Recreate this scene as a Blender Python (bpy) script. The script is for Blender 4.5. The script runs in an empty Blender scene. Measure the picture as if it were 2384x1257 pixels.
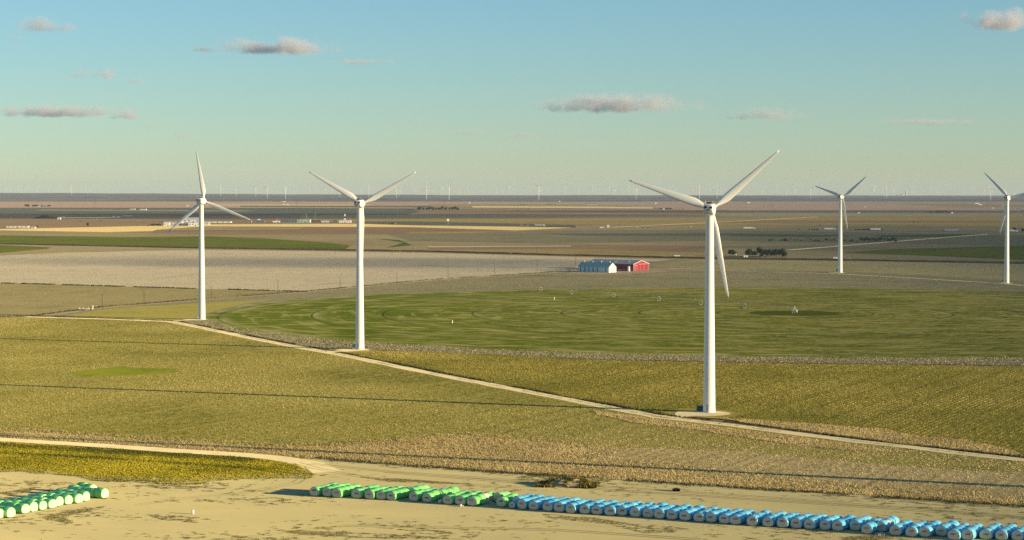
import bpy, math, random
import numpy as np
from mathutils import Vector, Matrix
from mathutils.geometry import tessellate_polygon
random.seed(7); RNG = np.random.default_rng(7)
sc = bpy.context.scene
COL = sc.collection
R = math.radians
# ------------------------------------------------------------------ camera model
F = 5027.0; W0, H0 = 2384.0, 1257.0
PITCH = R(2.106); CAMZ = 75.5
cp, sp = math.cos(PITCH), math.sin(PITCH)
def ray(px, py):
    u = (px - W0/2)/F; v = (H0/2 - py)/F
    return Vector((u, cp + v*sp, -sp + v*cp))
def G(px, py, z=0.0):                    # point of the level ground seen at a photo pixel
    d = ray(px, py); t = (z - CAMZ)/d.z
    return Vector((d.x*t, d.y*t, z))
def A(px, py, D):                        # point at distance D along a photo pixel
    d = ray(px, py); t = D/d.y
    return Vector((d.x*t, D, CAMZ + d.z*t))
HUBH = 69.0
SUN_AZ, SUN_EL = R(-21.5), R(9.6)
# ------------------------------------------------------------------ helpers
def tag(o, label=None, cat=None, group=None, kind=None):
    if label: o['label'] = label
    if cat: o['category'] = cat
    if group: o['group'] = group
    if kind: o['kind'] = kind
    return o
def link(o, parent=None):
    COL.objects.link(o)
    if parent: o.parent = parent
    return o
def mesh_np(name, V, Fc, mat, smooth=False, midx=None, tint=None):
    me = bpy.data.meshes.new(name)
    me.from_pydata([tuple(v) for v in V], [], [tuple(f) for f in Fc])
    for m in (mat if isinstance(mat, (list, tuple)) else [mat]): me.materials.append(m)
    if midx is not None: me.polygons.foreach_set('material_index', midx)
    if smooth: me.polygons.foreach_set('use_smooth', [True]*len(me.polygons))
    me.update()
    return me
def mesh_tri(name, V, T, mat, tint=None):        # fast numpy triangle soup; tint is one value per vertex
    me = bpy.data.meshes.new(name)
    nv, nt = len(V), len(T)
    me.vertices.add(nv); me.vertices.foreach_set('co', np.asarray(V, dtype=np.float32).ravel())
    me.loops.add(nt*3); me.loops.foreach_set('vertex_index', np.asarray(T, dtype=np.int32).ravel())
    me.polygons.add(nt); me.polygons.foreach_set('loop_start', np.arange(0, nt*3, 3, dtype=np.int32))
    me.polygons.foreach_set('loop_total', np.full(nt, 3, dtype=np.int32))
    me.update(calc_edges=True)
    if tint is not None:
        a = me.attributes.new('tint', 'FLOAT', 'POINT'); a.data.foreach_set('value', np.asarray(tint, dtype=np.float32))
    me.materials.append(mat); me.validate()
    return me
class MB:                                        # mesh builder: many shapes, one mesh
    def __init__(s): s.v = []; s.f = []; s.m = []
    def add(s, V, Fc, mi=0):
        b = len(s.v); s.v += [tuple(x) for x in V]; s.f += [tuple(i+b for i in f) for f in Fc]; s.m += [mi]*len(Fc); return s
    def box(s, c, size, rz=0, mi=0):
        x, y, z = size[0]/2, size[1]/2, size[2]/2; co, si = math.cos(rz), math.sin(rz)
        V = []
        for dz in (-z, z):
            for dx, dy in ((-x,-y),(x,-y),(x,y),(-x,y)): V.append((c[0]+dx*co-dy*si, c[1]+dx*si+dy*co, c[2]+dz))
        return s.add(V, [(3,2,1,0),(4,5,6,7),(0,1,5,4),(1,2,6,5),(2,3,7,6),(3,0,4,7)], mi)
    def tube(s, p0, p1, r0, r1=None, n=8, caps=True, mi=0):
        r1 = r0 if r1 is None else r1
        p0, p1 = Vector(p0), Vector(p1); d = (p1-p0).normalized()
        a = d.orthogonal().normalized(); b = d.cross(a)
        V = []
        for p, r in ((p0, r0), (p1, r1)):
            for i in range(n):
                t = 2*math.pi*i/n; V.append(p + a*(r*math.cos(t)) + b*(r*math.sin(t)))
        Fc = [(i, (i+1) % n, n+(i+1) % n, n+i) for i in range(n)]
        if caps: Fc += [tuple(range(n-1, -1, -1)), tuple(range(n, 2*n))]
        return s.add(V, Fc, mi)
    def loft(s, rings, cap0=True, cap1=True, mi=0):
        n = len(rings[0]); V = [p for r in rings for p in r]; Fc = []
        for k in range(len(rings)-1):
            for i in range(n):
                Fc.append((k*n+i, k*n+(i+1) % n, (k+1)*n+(i+1) % n, (k+1)*n+i))
        if cap0: Fc.append(tuple(range(n-1, -1, -1)))
        if cap1: Fc.append(tuple(range((len(rings)-1)*n, len(rings)*n)))
        return s.add(V, Fc, mi)
    def mesh(s, name, mat, smooth=False):
        return mesh_np(name, s.v, s.f, mat, smooth, s.m)
    def obj(s, name, mat, parent=None, smooth=False):
        return link(bpy.data.objects.new(name, s.mesh(name, mat, smooth)), parent)
def autosmooth(o, ang=40):
    me = o.data
    me.polygons.foreach_set('use_smooth', [True]*len(me.polygons))
    try: me.set_sharp_from_angle(angle=R(ang))
    except Exception: pass
    return o
def empty(name, loc, rz=0, label=None, cat=None, group=None):
    o = bpy.data.objects.new(name, None); o.location = loc; o.rotation_euler = (0, 0, rz); o.empty_display_size = 1
    COL.objects.link(o); return tag(o, label, cat, group)
KIDS = {}
def reg(root):                                   # remember a thing's parts (and theirs) so that copies stay quick
    KIDS[root.name] = list(root.children)
    for ch in root.children: reg(ch)
def copy_tree(o, parent=None, label=None):
    c = o.copy(); COL.objects.link(c)
    if parent: c.parent = parent
    if label: c['label'] = label
    KIDS[c.name] = [copy_tree(ch, c) for ch in KIDS.get(o.name, ())]
    return c
ORD = ['first','second','third','fourth','fifth','sixth','seventh','eighth','ninth','tenth','eleventh','twelfth','thirteenth','fourteenth','fifteenth','sixteenth','seventeenth','eighteenth','nineteenth','twentieth']
def ordn(i):
    if i < 20: return ORD[i]
    t = {2: 'twenty', 3: 'thirty', 4: 'forty'}[(i+1)//10]
    u = (i+1) % 10
    return {2: 'twentieth', 3: 'thirtieth', 4: 'fortieth'}[(i+1)//10] if u == 0 else t + '-' + ORD[u-1]
# ------------------------------------------------------------------ materials
def newmat(name):
    m = bpy.data.materials.new(name); m.use_nodes = True; nt = m.node_tree; nt.nodes.clear()
    return m, nt, nt.nodes.new, nt.links.new
def pbr(name, col, rough=0.6, spec=0.3, var=0.0, scale=1.0, metallic=0.0, bump=0.0, bscale=2.0):
    m, nt, N, L = newmat(name)
    o = N('ShaderNodeOutputMaterial'); b = N('ShaderNodeBsdfPrincipled'); L(b.outputs[0], o.inputs[0])
    b.inputs['Roughness'].default_value = rough; b.inputs['Specular IOR Level'].default_value = spec; b.inputs['Metallic'].default_value = metallic
    b.inputs['Base Color'].default_value = (*col, 1)
    if var > 0:
        t = N('ShaderNodeTexCoord'); n = N('ShaderNodeTexNoise'); n.inputs['Scale'].default_value = scale; n.inputs['Detail'].default_value = 5
        L(t.outputs['Object'], n.inputs['Vector'])
        mx = N('ShaderNodeMix'); mx.data_type = 'RGBA'; L(n.outputs['Fac'], mx.inputs[0])
        mx.inputs[6].default_value = (*[c*(1-var) for c in col], 1); mx.inputs[7].default_value = (*[min(1, c*(1+var)) for c in col], 1)
        L(mx.outputs[2], b.inputs['Base Color'])
    if bump > 0:
        t = N('ShaderNodeTexCoord'); n = N('ShaderNodeTexNoise'); n.inputs['Scale'].default_value = bscale; n.inputs['Detail'].default_value = 4
        L(t.outputs['Object'], n.inputs['Vector']); bp = N('ShaderNodeBump'); bp.inputs['Strength'].default_value = bump; bp.inputs['Distance'].default_value = .1
        L(n.outputs['Fac'], bp.inputs['Height']); L(bp.outputs[0], b.inputs['Normal'])
    return m
ROWANG = R(24.5)                                 # crop rows run this far to the right of straight ahead
def soil(name, ca, cb, cc, big=120., fine=1.2, stretch=4., spk=0.45, rows=0., rowsp=2.04, mid=25., cdark=None, thr=(0.35, 0.65), rowdir=ROWANG):
    """field surface: ca/cb in broad patches, cc as fine speckle, optional crop rows"""
    m, nt, N, L = newmat(name)
    o = N('ShaderNodeOutputMaterial'); b = N('ShaderNodeBsdfDiffuse'); b.inputs['Roughness'].default_value = 1; L(b.outputs[0], o.inputs[0])
    geo = N('ShaderNodeNewGeometry')
    rot = N('ShaderNodeMapping'); rot.vector_type = 'POINT'; rot.inputs['Rotation'].default_value = (0, 0, rowdir); L(geo.outputs['Position'], rot.inputs['Vector'])
    def noise(scale, sx=1., sy=1., det=4, rough=.55):
        mp = N('ShaderNodeMapping'); mp.inputs['Scale'].default_value = (scale*sx, scale*sy, scale); L(rot.outputs[0], mp.inputs['Vector'])
        n = N('ShaderNodeTexNoise'); n.inputs['Scale'].default_value = 1; n.inputs['Detail'].default_value = det; n.inputs['Roughness'].default_value = rough
        L(mp.outputs[0], n.inputs['Vector']); return n.outputs['Fac']
    def ramp(fac, lo, hi):
        r = N('ShaderNodeMapRange'); r.inputs[1].default_value = lo; r.inputs[2].default_value = hi; L(fac, r.inputs[0]); return r.outputs[0]
    def mix(fac, x, y):
        k = N('ShaderNodeMix'); k.data_type = 'RGBA'; L(fac, k.inputs[0])
        for s, q in ((6, x), (7, y)):
            if isinstance(q, tuple): k.inputs[s].default_value = (*q, 1)
            else: L(q, k.inputs[s])
        return k.outputs[2]
    c = mix(ramp(noise(1/big, 1, .8, 5, .6), *thr), ca, cb)
    d = cdark or tuple(x*.72 for x in ca)
    mm = N('ShaderNodeMath'); mm.operation = 'MULTIPLY'; mm.inputs[1].default_value = .7; L(ramp(noise(1/mid, 1, .45, 4, .6), .52, .72), mm.inputs[0])
    c = mix(mm.outputs[0], c, d)
    ms = N('ShaderNodeMath'); ms.operation = 'MULTIPLY'; ms.inputs[1].default_value = spk; L(ramp(noise(1/fine, 1, 1/stretch, 2, .7), .5, .68), ms.inputs[0])
    c = mix(ms.outputs[0], c, cc)
    if rows > 0:
        sx = N('ShaderNodeSeparateXYZ'); L(rot.outputs[0], sx.inputs[0])
        w = N('ShaderNodeMath'); w.operation = 'MULTIPLY'; w.inputs[1].default_value = 2*math.pi/rowsp; L(sx.outputs[0], w.inputs[0])
        s = N('ShaderNodeMath'); s.operation = 'SINE'; L(w.outputs[0], s.inputs[0])
        f = N('ShaderNodeMath'); f.operation = 'MULTIPLY'; f.inputs[1].default_value = rows; L(ramp(s.outputs[0], .1, .9), f.inputs[0])
        c = mix(f.outputs[0], c, tuple(x*.55 for x in ca))
    L(c, b.inputs['Color'])
    return m
def tinted(name, c0, c1, c2, rough=.9, trans=.0, big=90., cpatch=None):
    """plants: colour from the per-plant 'tint', broad drift from a noise"""
    m, nt, N, L = newmat(name)
    o = N('ShaderNodeOutputMaterial'); b = N('ShaderNodeBsdfDiffuse'); L(b.outputs[0], o.inputs[0])
    at = N('ShaderNodeAttribute'); at.attribute_name = 'tint'
    r = N('ShaderNodeValToRGB'); L(at.outputs['Fac'], r.inputs[0])
    e = r.color_ramp.elements; e[0].position = 0.; e[0].color = (*c0, 1); e[1].position = 1.; e[1].color = (*c2, 1)
    k = e.new(.5); k.color = (*c1, 1)
    c = r.outputs[0]
    if cpatch:
        geo = N('ShaderNodeNewGeometry'); mp = N('ShaderNodeMapping'); mp.inputs['Scale'].default_value = (1/big, .7/big, 1/big); L(geo.outputs['Position'], mp.inputs[0])
        n = N('ShaderNodeTexNoise'); n.inputs['Scale'].default_value = 1; n.inputs['Detail'].default_value = 5; L(mp.outputs[0], n.inputs[0])
        rr = N('ShaderNodeMapRange'); rr.inputs[1].default_value = .48; rr.inputs[2].default_value = .68; rr.inputs[4].default_value = .85; L(n.outputs['Fac'], rr.inputs[0])
        k2 = N('ShaderNodeMix'); k2.data_type = 'RGBA'; L(rr.outputs[0], k2.inputs[0]); L(c, k2.inputs[6]); k2.inputs[7].default_value = (*cpatch, 1)
        c = k2.outputs[2]
    L(c, b.inputs[0])
    return m
M = {}
M['turbine'] = pbr('white turbine paint', (.77, .755, .70), .38, .4, .05, .12)
M['black'] = pbr('dark opening', (.012, .012, .012), .8, .1)
M['vent_dark'] = pbr('dark louvre', (.03, .03, .03), .6, .2)
M['beacon'] = pbr('red beacon lens', (.5, .05, .03), .3, .5)
M['grey_metal'] = pbr('galvanised metal', (.45, .46, .47), .45, .5, .12, 1., .3)
M['teal'] = pbr('dark green cabinet', (.03, .085, .075), .45, .4, .15, 2.)
M['concrete'] = pbr('concrete', (.5, .47, .4), .9, .2, .15, 1.)
M['wood'] = pbr('weathered pole wood', (.10, .07, .05), .9, .1, .25, 3.)
M['white'] = pbr('white paint', (.8, .79, .76), .5, .3, .05, .5)
M['offwhite'] = pbr('dusty white metal', (.66, .64, .58), .55, .3, .10, .3)
M['red'] = pbr('red barn siding', (.30, .012, .028), .6, .25, .15, .25)
M['redtrim'] = pbr('pale pink white trim', (.62, .40, .38), .6, .25)
M['blueroof'] = pbr('blue grey roof metal', (.36, .52, .42), .85, .1, .1, .2)
M['bluewall'] = pbr('pale blue siding', (.78, .80, .66), .8, .1, .08, .3)
M['cream'] = pbr('cream siding', (.78, .74, .62), .6, .25, .05, .3)
M['greyroof'] = pbr('grey roof metal', (.52, .50, .40), .85, .1, .12, .2)
M['glass'] = pbr('dark window glass', (.02, .03, .04), .12, .6)
M['door'] = pbr('dark door', (.10, .15, .17), .6, .3)
M['tyre'] = pbr('tyre rubber', (.02, .02, .02), .8, .2)
M['truckblue'] = pbr('blue truck paint', (.06, .14, .22), .35, .5)
M['truckdark'] = pbr('dark truck paint', (.05, .04, .05), .35, .5)
M['trailer'] = pbr('white trailer panel', (.72, .74, .74), .4, .4, .04, .3)
M['silver'] = pbr('silver tank', (.55, .57, .58), .3, .5, .05, .3, .4)
M['signred'] = pbr('red sign', (.55, .10, .07), .5, .3)
M['rust'] = pbr('rusty iron', (.17, .09, .05), .8, .2, .3, 1.)
M['bark'] = pbr('bark', (.07, .05, .035), .95, .1, .2, 2.)
M['elevator'] = pbr('pale concrete silo', (.5, .5, .48), .8, .2, .05, .05)
# cotton module materials
def wrapmat(name, c0, c1):
    m, nt, N, L = newmat(name)
    o = N('ShaderNodeOutputMaterial'); b = N('ShaderNodeBsdfPrincipled'); L(b.outputs[0], o.inputs[0])
    b.inputs['Roughness'].default_value = .27; b.inputs['Specular IOR Level'].default_value = .8
    t = N('ShaderNodeTexCoord'); oi = N('ShaderNodeObjectInfo')
    ad = N('ShaderNodeVectorMath'); L(t.outputs['Object'], ad.inputs[0]); L(oi.outputs['Location'], ad.inputs[1])
    mp = N('ShaderNodeMapping'); mp.inputs['Scale'].default_value = (1.6, .55, 1.6); L(ad.outputs[0], mp.inputs[0])
    n = N('ShaderNodeTexNoise'); n.inputs['Scale'].default_value = 1.2; n.inputs['Detail'].default_value = 5; L(mp.outputs[0], n.inputs[0])
    bp = N('ShaderNodeBump'); bp.inputs['Strength'].default_value = .6; bp.inputs['Distance'].default_value = .09; L(n.outputs['Fac'], bp.inputs['Height']); L(bp.outputs[0], b.inputs['Normal'])
    a = N('ShaderNodeMath'); a.operation = 'MULTIPLY_ADD'; a.inputs[1].default_value = .5; L(oi.outputs['Random'], a.inputs[0])
    h = N('ShaderNodeMath'); h.operation = 'MULTIPLY'; h.inputs[1].default_value = .5; L(n.outputs['Fac'], h.inputs[0]); L(h.outputs[0], a.inputs[2])
    k = N('ShaderNodeMix'); k.data_type = 'RGBA'; L(a.outputs[0], k.inputs[0]); k.inputs[6].default_value = (*c0, 1); k.inputs[7].default_value = (*c1, 1)
    L(k.outputs[2], b.inputs['Base Color'])
    return m
M['wrapgreen'] = wrapmat('green plastic wrap', (.13, .62, .10), (.38, .82, .24))
M['wrapblue'] = wrapmat('blue plastic wrap', (.08, .46, .68), (.24, .64, .78))
M['cotton'] = pbr('packed seed cotton', (.68, .61, .48), .95, .1, .14, 2.2, 0, .6, 5.)
M['markdark'] = pbr('black spray paint', (.05, .045, .045), .8, .1)
M['markfaint'] = pbr('faded spray paint', (.30, .25, .21), .8, .1)
M['markred'] = pbr('red spray paint', (.42, .10, .09), .8, .1)
# fields (linear albedo)
FM = {
 'base':   soil('far plain', (0.174, 0.129, 0.072), (0.232, 0.168, 0.098), (0.283, 0.218, 0.130), 900., 45.0, 0.6, 0.4, mid=220.),
 'pink':   soil('pale ploughed land', (0.331, 0.224, 0.156), (0.273, 0.186, 0.131), (0.381, 0.287, 0.197), 1500., 90.0, 0.6, 0.4, mid=500.),
 'slate':  soil('far crop and painted shade', (0.065, 0.078, 0.058), (0.087, 0.093, 0.068), (0.129, 0.123, 0.082), 900., 60.0, 0.6, 0.35, mid=300.),  # also carries cloud shade and the shaded highway bank as colour
 'brown':  soil('bare brown soil', (0.164, 0.109, 0.064), (0.203, 0.140, 0.080), (0.241, 0.183, 0.104), 500., 30.0, 0.7, 0.4, mid=150.),
 'olive':  soil('olive pasture', (0.210, 0.162, 0.054), (0.253, 0.190, 0.068), (0.303, 0.239, 0.097), 500., 30.0, 0.7, 0.4, mid=150.),
 'greyol': soil('grey olive stubble', (0.199, 0.163, 0.084), (0.241, 0.198, 0.107), (0.315, 0.261, 0.148), 260., 12.0, 0.8, 0.45, mid=60.0),
 'bluegr': soil('dull cotton land', (0.128, 0.121, 0.074), (0.165, 0.147, 0.087), (0.224, 0.198, 0.116), 260., 12.0, 0.7, 0.5, mid=60.0),
 'gold':   soil('golden stubble', (.62, .46, .17), (.56, .43, .18), (.70, .55, .26), 200., 14.0, 0.7, 0.35, mid=90.),
 'green':  soil('green wheat', (0.068, 0.092, 0.008), (0.104, 0.112, 0.013), (0.160, 0.152, 0.027), 160., 9.0, 0.8, 0.35, mid=45.0),
 'patch':  soil('lush green weeds', (.13, .165, .012), (.20, .20, .02), (.30, .27, .05), 30., 1.2, 4., .4, mid=12.),
 'dkgreen': soil('dark green crop', (0.040, 0.072, 0.021), (0.064, 0.085, 0.028), (0.120, 0.128, 0.049), 200., 6., 6., .3, mid=60.),
 'paleyg': soil('pale yellow field', (.55, .47, .22), (.48, .43, .2), (.6, .52, .3), 400., 15., 5., .3, mid=150.),
 'beige':  soil('pale cotton stalk field', (0.389, 0.337, 0.227), (0.342, 0.302, 0.217), (0.466, 0.422, 0.305), 260., 9.0, 0.7, 0.45, mid=40.0, cdark=(0.257, 0.215, 0.147)),
 'cotton': soil('brown cotton stalks', (0.208, 0.176, 0.074), (0.242, 0.201, 0.094), (0.322, 0.287, 0.152), 140., 4.0, 1.0, 0.55, mid=22.0, cdark=(0.134, 0.122, 0.046)),
 'stubble': soil('grey cotton stubble', (0.206, 0.179, 0.099), (0.169, 0.155, 0.085), (0.303, 0.271, 0.170), 150., 4.0, 1.0, 0.6, mid=24.0, cdark=(0.116, 0.107, 0.054)),
 'stubbleY': soil('yellow grey stubble', (0.302, 0.254, 0.118), (0.259, 0.221, 0.112), (0.396, 0.339, 0.179), 150., 4.0, 1.0, 0.55, mid=24.0, cdark=(0.187, 0.162, 0.077)),
 'olivecrop': soil('olive cotton field', (0.224, 0.195, 0.044), (0.275, 0.237, 0.060), (0.391, 0.354, 0.134), 110., 2.0, 1.0, 0.5, mid=16.0, cdark=(0.142, 0.141, 0.028)),
 'goldcrop': soil('golden olive cotton field', (0.258, 0.218, 0.040), (0.331, 0.264, 0.058), (0.423, 0.375, 0.123), 110., 2.0, 1.0, 0.45, .35, 2.04, mid=16.0, cdark=(0.147, 0.152, 0.021)),
 'drygrass': soil('dry grass', (0.439, 0.306, 0.101), (0.509, 0.375, 0.132), (0.598, 0.472, 0.189), 30., .8, 3., .5, mid=9., cdark=(0.299, 0.218, 0.076)),
 'tanrows': soil('tan stalk rows', (.36, .28, .125), (.42, .33, .16), (.52, .42, .22), 40., 1.6, 1.5, .5, .4, 4.08, mid=14., cdark=(.22, .18, .07)),
 'grass':  soil('yellow green grass', (0.362, 0.301, 0.017), (0.446, 0.350, 0.020), (0.242, 0.229, 0.020), 26., .8, 3., .5, mid=10., cdark=(0.169, 0.163, 0.014)),
 'ditchshade': soil('dark ditch grass', (0.117, 0.113, 0.012), (0.153, 0.135, 0.018), (0.234, 0.198, 0.036), 26., .8, 3., .4, mid=10.),  # shade of the sunken strips put into the grass colour
 'gravel': soil('caliche road', (0.733, 0.606, 0.323), (0.645, 0.527, 0.289), (0.822, 0.694, 0.411), 20., .5, 2., .3, mid=8.),
 'dirt':   soil('brown dirt track', (0.320, 0.248, 0.152), (0.272, 0.216, 0.136), (0.400, 0.320, 0.216), 20., .7, 3., .3, mid=8.),
 'earth':  soil('bare heaped earth', (.44, .33, .17), (.38, .28, .15), (.54, .42, .24), 5., .5, 1., .35, mid=2.),
 'asphalt': soil('grey highway', (.12, .12, .12), (.14, .14, .14), (.18, .18, .17), 20., 2., 3., .3, mid=8.),
 'shrub':  soil('weedy bank', (.055, .042, .022), (.09, .065, .035), (.15, .11, .06), 30., 1.5, 3., .5, mid=12.),
 'hills':  soil('far scrub hills', (.05, .055, .045), (.12, .105, .08), (.26, .21, .16), 1500., 160., 2., .35, mid=700.),
}
def lotmat():
    """bare sandy yard with low weed mats"""
    m, nt, N, L = newmat('sandy yard')
    o = N('ShaderNodeOutputMaterial'); b = N('ShaderNodeBsdfDiffuse'); b.inputs['Roughness'].default_value = 1; L(b.outputs[0], o.inputs[0])
    geo = N('ShaderNodeNewGeometry'); rot = N('ShaderNodeMapping'); rot.inputs['Rotation'].default_value = (0, 0, R(26)); L(geo.outputs['Position'], rot.inputs[0])
    def noise(sx, sy, det=4, rough=.55, off=0):
        mp = N('ShaderNodeMapping'); mp.inputs['Scale'].default_value = (sx, sy, 1); mp.inputs['Location'].default_value = (off, off, 0); L(rot.outputs[0], mp.inputs[0])
        n = N('ShaderNodeTexNoise'); n.inputs['Scale'].default_value = 1; n.inputs['Detail'].default_value = det; n.inputs['Roughness'].default_value = rough; L(mp.outputs[0], n.inputs[0]); return n.outputs['Fac']
    def mr(f, lo, hi, a=0., z=1.):
        r = N('ShaderNodeMapRange'); r.inputs[1].default_value = lo; r.inputs[2].default_value = hi; r.inputs[3].default_value = a; r.inputs[4].default_value = z; L(f, r.inputs[0]); return r.outputs[0]
    def mix(f, x, y):
        k = N('ShaderNodeMix'); k.data_type = 'RGBA'; L(f, k.inputs[0])
        for s, q in ((6, x), (7, y)):
            if isinstance(q, tuple): k.inputs[s].default_value = (*q, 1)
            else: L(q, k.inputs[s])
        return k.outputs[2]
    c = mix(mr(noise(1/22., 1/14.), .35, .7), (.50, .425, .195), (.44, .375, .185))
    c = mix(mr(noise(1/40., 1/1.6, 3, .5, 7.), .55, .75, 0, .5), c, (.385, .325, .17))
    c = mix(mr(noise(1/.7, 1/.7, 2), .5, .8, 0, .25), c, (.56, .46, .25))
    L(c, b.inputs[0]); return m
FM['lot'] = lotmat()
FM['rut'] = soil('packed tyre rut', (.33, .28, .14), (.40, .34, .165), (.48, .41, .2), 6., .6, 1., .4, mid=3.)
# ------------------------------------------------------------------ ground sheets
def jitter_ring(P, step=None, amp=0.0, seed=0):
    rg = random.Random(seed); out = []
    n = len(P)
    for i in range(n):
        a, b = P[i], P[(i+1) % n]; d = (b-a).length
        st = step or max(6., .5*d/40)
        k = max(1, min(160, int(d/st)))
        nrm = Vector((-(b-a).y, (b-a).x, 0)).normalized() if d > 0 else Vector((0, 0, 0))
        w = 0.
        for j in range(k):
            t = j/k
            if j: w = .6*w + rg.gauss(0, amp)*.6
            out.append(a.lerp(b, t) + nrm*(w if j else 0))
    return out
def sheet(name, pts, mat, z, amp=0., step=None, world=False, seed=1, kind='structure'):
    P = [Vector(p) if world else G(*p) for p in pts]
    if amp > 0 or step: P = jitter_ring(P, step, amp, seed)
    P = [Vector((p.x, p.y, z)) for p in P]
    tris = tessellate_polygon([[Vector((p.x, p.y, 0)) for p in P]])
    Tn = []
    for t in tris:
        a, b, c = (P[i] for i in t)
        Tn.append(t if (b-a).cross(c-a).z > 0 else (t[0], t[2], t[1]))
    me = mesh_np(name, P, Tn, mat)
    o = link(bpy.data.objects.new(name, me)); o['kind'] = kind
    return o, P
def ribbon_pts(P, w):
    L_, R_ = [], []
    for i, p in enumerate(P):
        a = P[max(0, i-1)]; b = P[min(len(P)-1, i+1)]
        d = (b-a).normalized(); n = Vector((-d.y, d.x, 0))
        L_.append(p + n*w/2); R_.append(p - n*w/2)
    return L_, R_
def ribbon(name, pts, w, mat, z, amp=.0, seed=3):
    P = [G(*p) for p in pts]; Q = []
    for i in range(len(P)-1):
        k = max(1, int((P[i+1]-P[i]).length/max(8, w*1.5)))
        k = min(k, 60)
        for j in range(k): Q.append(P[i].lerp(P[i+1], j/k))
    Q.append(P[-1])
    L_, R_ = ribbon_pts(Q, w); rg = random.Random(seed)
    V = []
    for l, r in zip(L_, R_):
        V += [(l.x+rg.uniform(-amp, amp), l.y+rg.uniform(-amp, amp), z), (r.x+rg.uniform(-amp, amp), r.y+rg.uniform(-amp, amp), z)]
    Fc = [(2*i, 2*i+1, 2*i+3, 2*i+2) for i in range(len(Q)-1)]
    o = link(bpy.data.objects.new(name, mesh_np(name, V, Fc, mat))); o['kind'] = 'structure'
    return o
# terrain far away: low hills whose crest makes the skyline
XS = [-700, 0, 240, 480, 700, 960, 1200, 1400, 1640, 1900, 2150, 2384, 3100]
CY = [448.6, 449.8, 450.8, 452.2, 453.4, 454.6, 455.9, 455.3, 455.8, 456.6, 457.4, 458.0, 459.]
D0, D1, DEND = 14500., 26500., 29800.
def zterr(x, y):
    px = W0/2 + F*x/y
    cy = np.interp(px, XS, CY) + .35*math.sin(px*.031)+.25*math.sin(px*.083+1)
    zc = max(1., CAMZ - (cy-443.65)*D1/F)
    t = (y-D0)/(D1-D0)
    if t <= 0: return 0.
    und = 2.2*math.sin(x*.0013+y*.0009)*math.sin(y*.0017+.6)*min(1, t*3)*max(0., 1-t)
    if t < 1: return max(0., zc*(t**1.15) + und)
    return zc*max(.2, 1-.6*(y-D1)/(DEND-D1))
def build_terrain():
    V = []; Fc = []
    # one sheet: flat near part, rising far part; x grid wide enough for the haze box
    ys = [-300, 0, 300, 700, 1200, 2000, 3500, 6000, 9000, 12000] + list(np.linspace(D0, DEND, 46))
    nx = 90
    for y in ys:
        for i in range(nx+1):
            x = -8600 + 17200*i/nx
            V.append((x, y, zterr(x, y) if y > 10000 else 0.))
    for j in range(len(ys)-1):
        for i in range(nx):
            a = j*(nx+1)+i; Fc.append((a, a+1, a+nx+2, a+nx+1))
    mi = [0 if ys[k//nx+1] <= D0 else 1 for k in range(len(Fc))]
    me = mesh_np('ground', V, Fc, [FM['base'], FM['hills']], False, mi)
    o = link(bpy.data.objects.new('ground', me)); o['kind'] = 'structure'
    return o
build_terrain()
# far fields, from the back to the front; every sheet lies a little above the one before
zl = [0.0]
def nz(*_): zl[0] += .004; return zl[0]
def fld(pts, m, amp=0., name='field', seed=1):
    return sheet(name, pts, FM[m], nz(), amp, seed=seed)
fld([(-300,470.5),(500,471),(960,471),(1000,474),(960,484),(-300,486)], 'pink')
fld([(960,470),(1300,472),(1660,470.5),(2384,472),(2700,473.5),(2700,496),(2384,494),(2200,490),(1640,492),(1400,478),(960,480)], 'pink')
fld([(1000,476),(1300,476.5),(1560,480),(1000,482)], 'olive')
fld([(2050,474),(2384,477),(2700,479),(2700,485),(2200,482)], 'olive')
fld([(1100,481),(1400,482),(1520,484),(1520,486.5),(1400,485.5),(1100,484)], 'paleyg')
fld([(480,477.5),(860,478),(860,479.2),(480,479)], 'paleyg')
fld([(560,480),(1000,480.5),(1000,483),(560,482.5)], 'dkgreen')
fld([(-300,484.5),(500,484.5),(950,487),(1000,492),(940,501),(500,503),(-300,499)], 'slate')  # cloud shadow on the plain, painted as a dark sheet
fld([(100,489),(600,491),(560,493),(80,491)], 'greyol')
fld([(-300,499),(700,504),(1000,502),(960,517),(640,516.5),(350,526),(200,530),(-300,534)], 'brown')
fld([(150,507),(290,506),(250,508.5),(150,509)], 'paleyg')
fld([(960,489),(1700,490),(1640,503),(1000,502)], 'brown')
fld([(1660,492),(2384,494),(2700,495),(2700,505),(1640,506)], 'greyol')
fld([(700,502),(1300,502),(1640,506),(1640,512),(960,508),(700,510)], 'greyol')
fld([(700,509),(960,508),(1640,512),(1640,508),(2700,504),(2700,531),(1640,527),(960,517),(700,516)], 'olive')
fld([(1700,514),(2384,516),(2384,519),(1640,521)], 'brown')
fld([(1640,527),(2384,532),(2700,534),(2700,556),(2384,550),(1640,540),(1340,533),(1340,528)], 'greyol')
fld([(830,517.5),(960,516.5),(1340,525),(1340,531),(1000,525),(830,522)], 'slate')  # shaded highway bank, put in as a dark strip
fld([(210,530),(350,527),(480,523.5),(840,522),(960,526),(1200,529),(1335,531),(1280,534),(1200,537.5),(1120,535),(960,530),(480,528),(365,536),(355,539),(250,541.5),(0,537.5),(-300,536),(-300,534.5),(0,534.5)], 'gold')
fld([(355,540),(365,536),(480,528.5),(960,531),(1120,535.5),(1200,538),(1150,541),(900,546),(480,547),(360,543)], 'brown')
fld([(365,537),(480,529.5),(700,531),(700,535),(480,537)], 'greyol')
fld([(880,547),(1150,542),(1240,539),(1640,536),(2384,549),(2700,552),(2700,577),(1640,561),(1300,570),(960,563)], 'bluegr')
fld([(960,541),(1180,540),(1100,544),(940,546)], 'olive')
fld([(1250,545),(1700,544),(1900,547),(1640,551),(1350,550)], 'slate')
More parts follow.
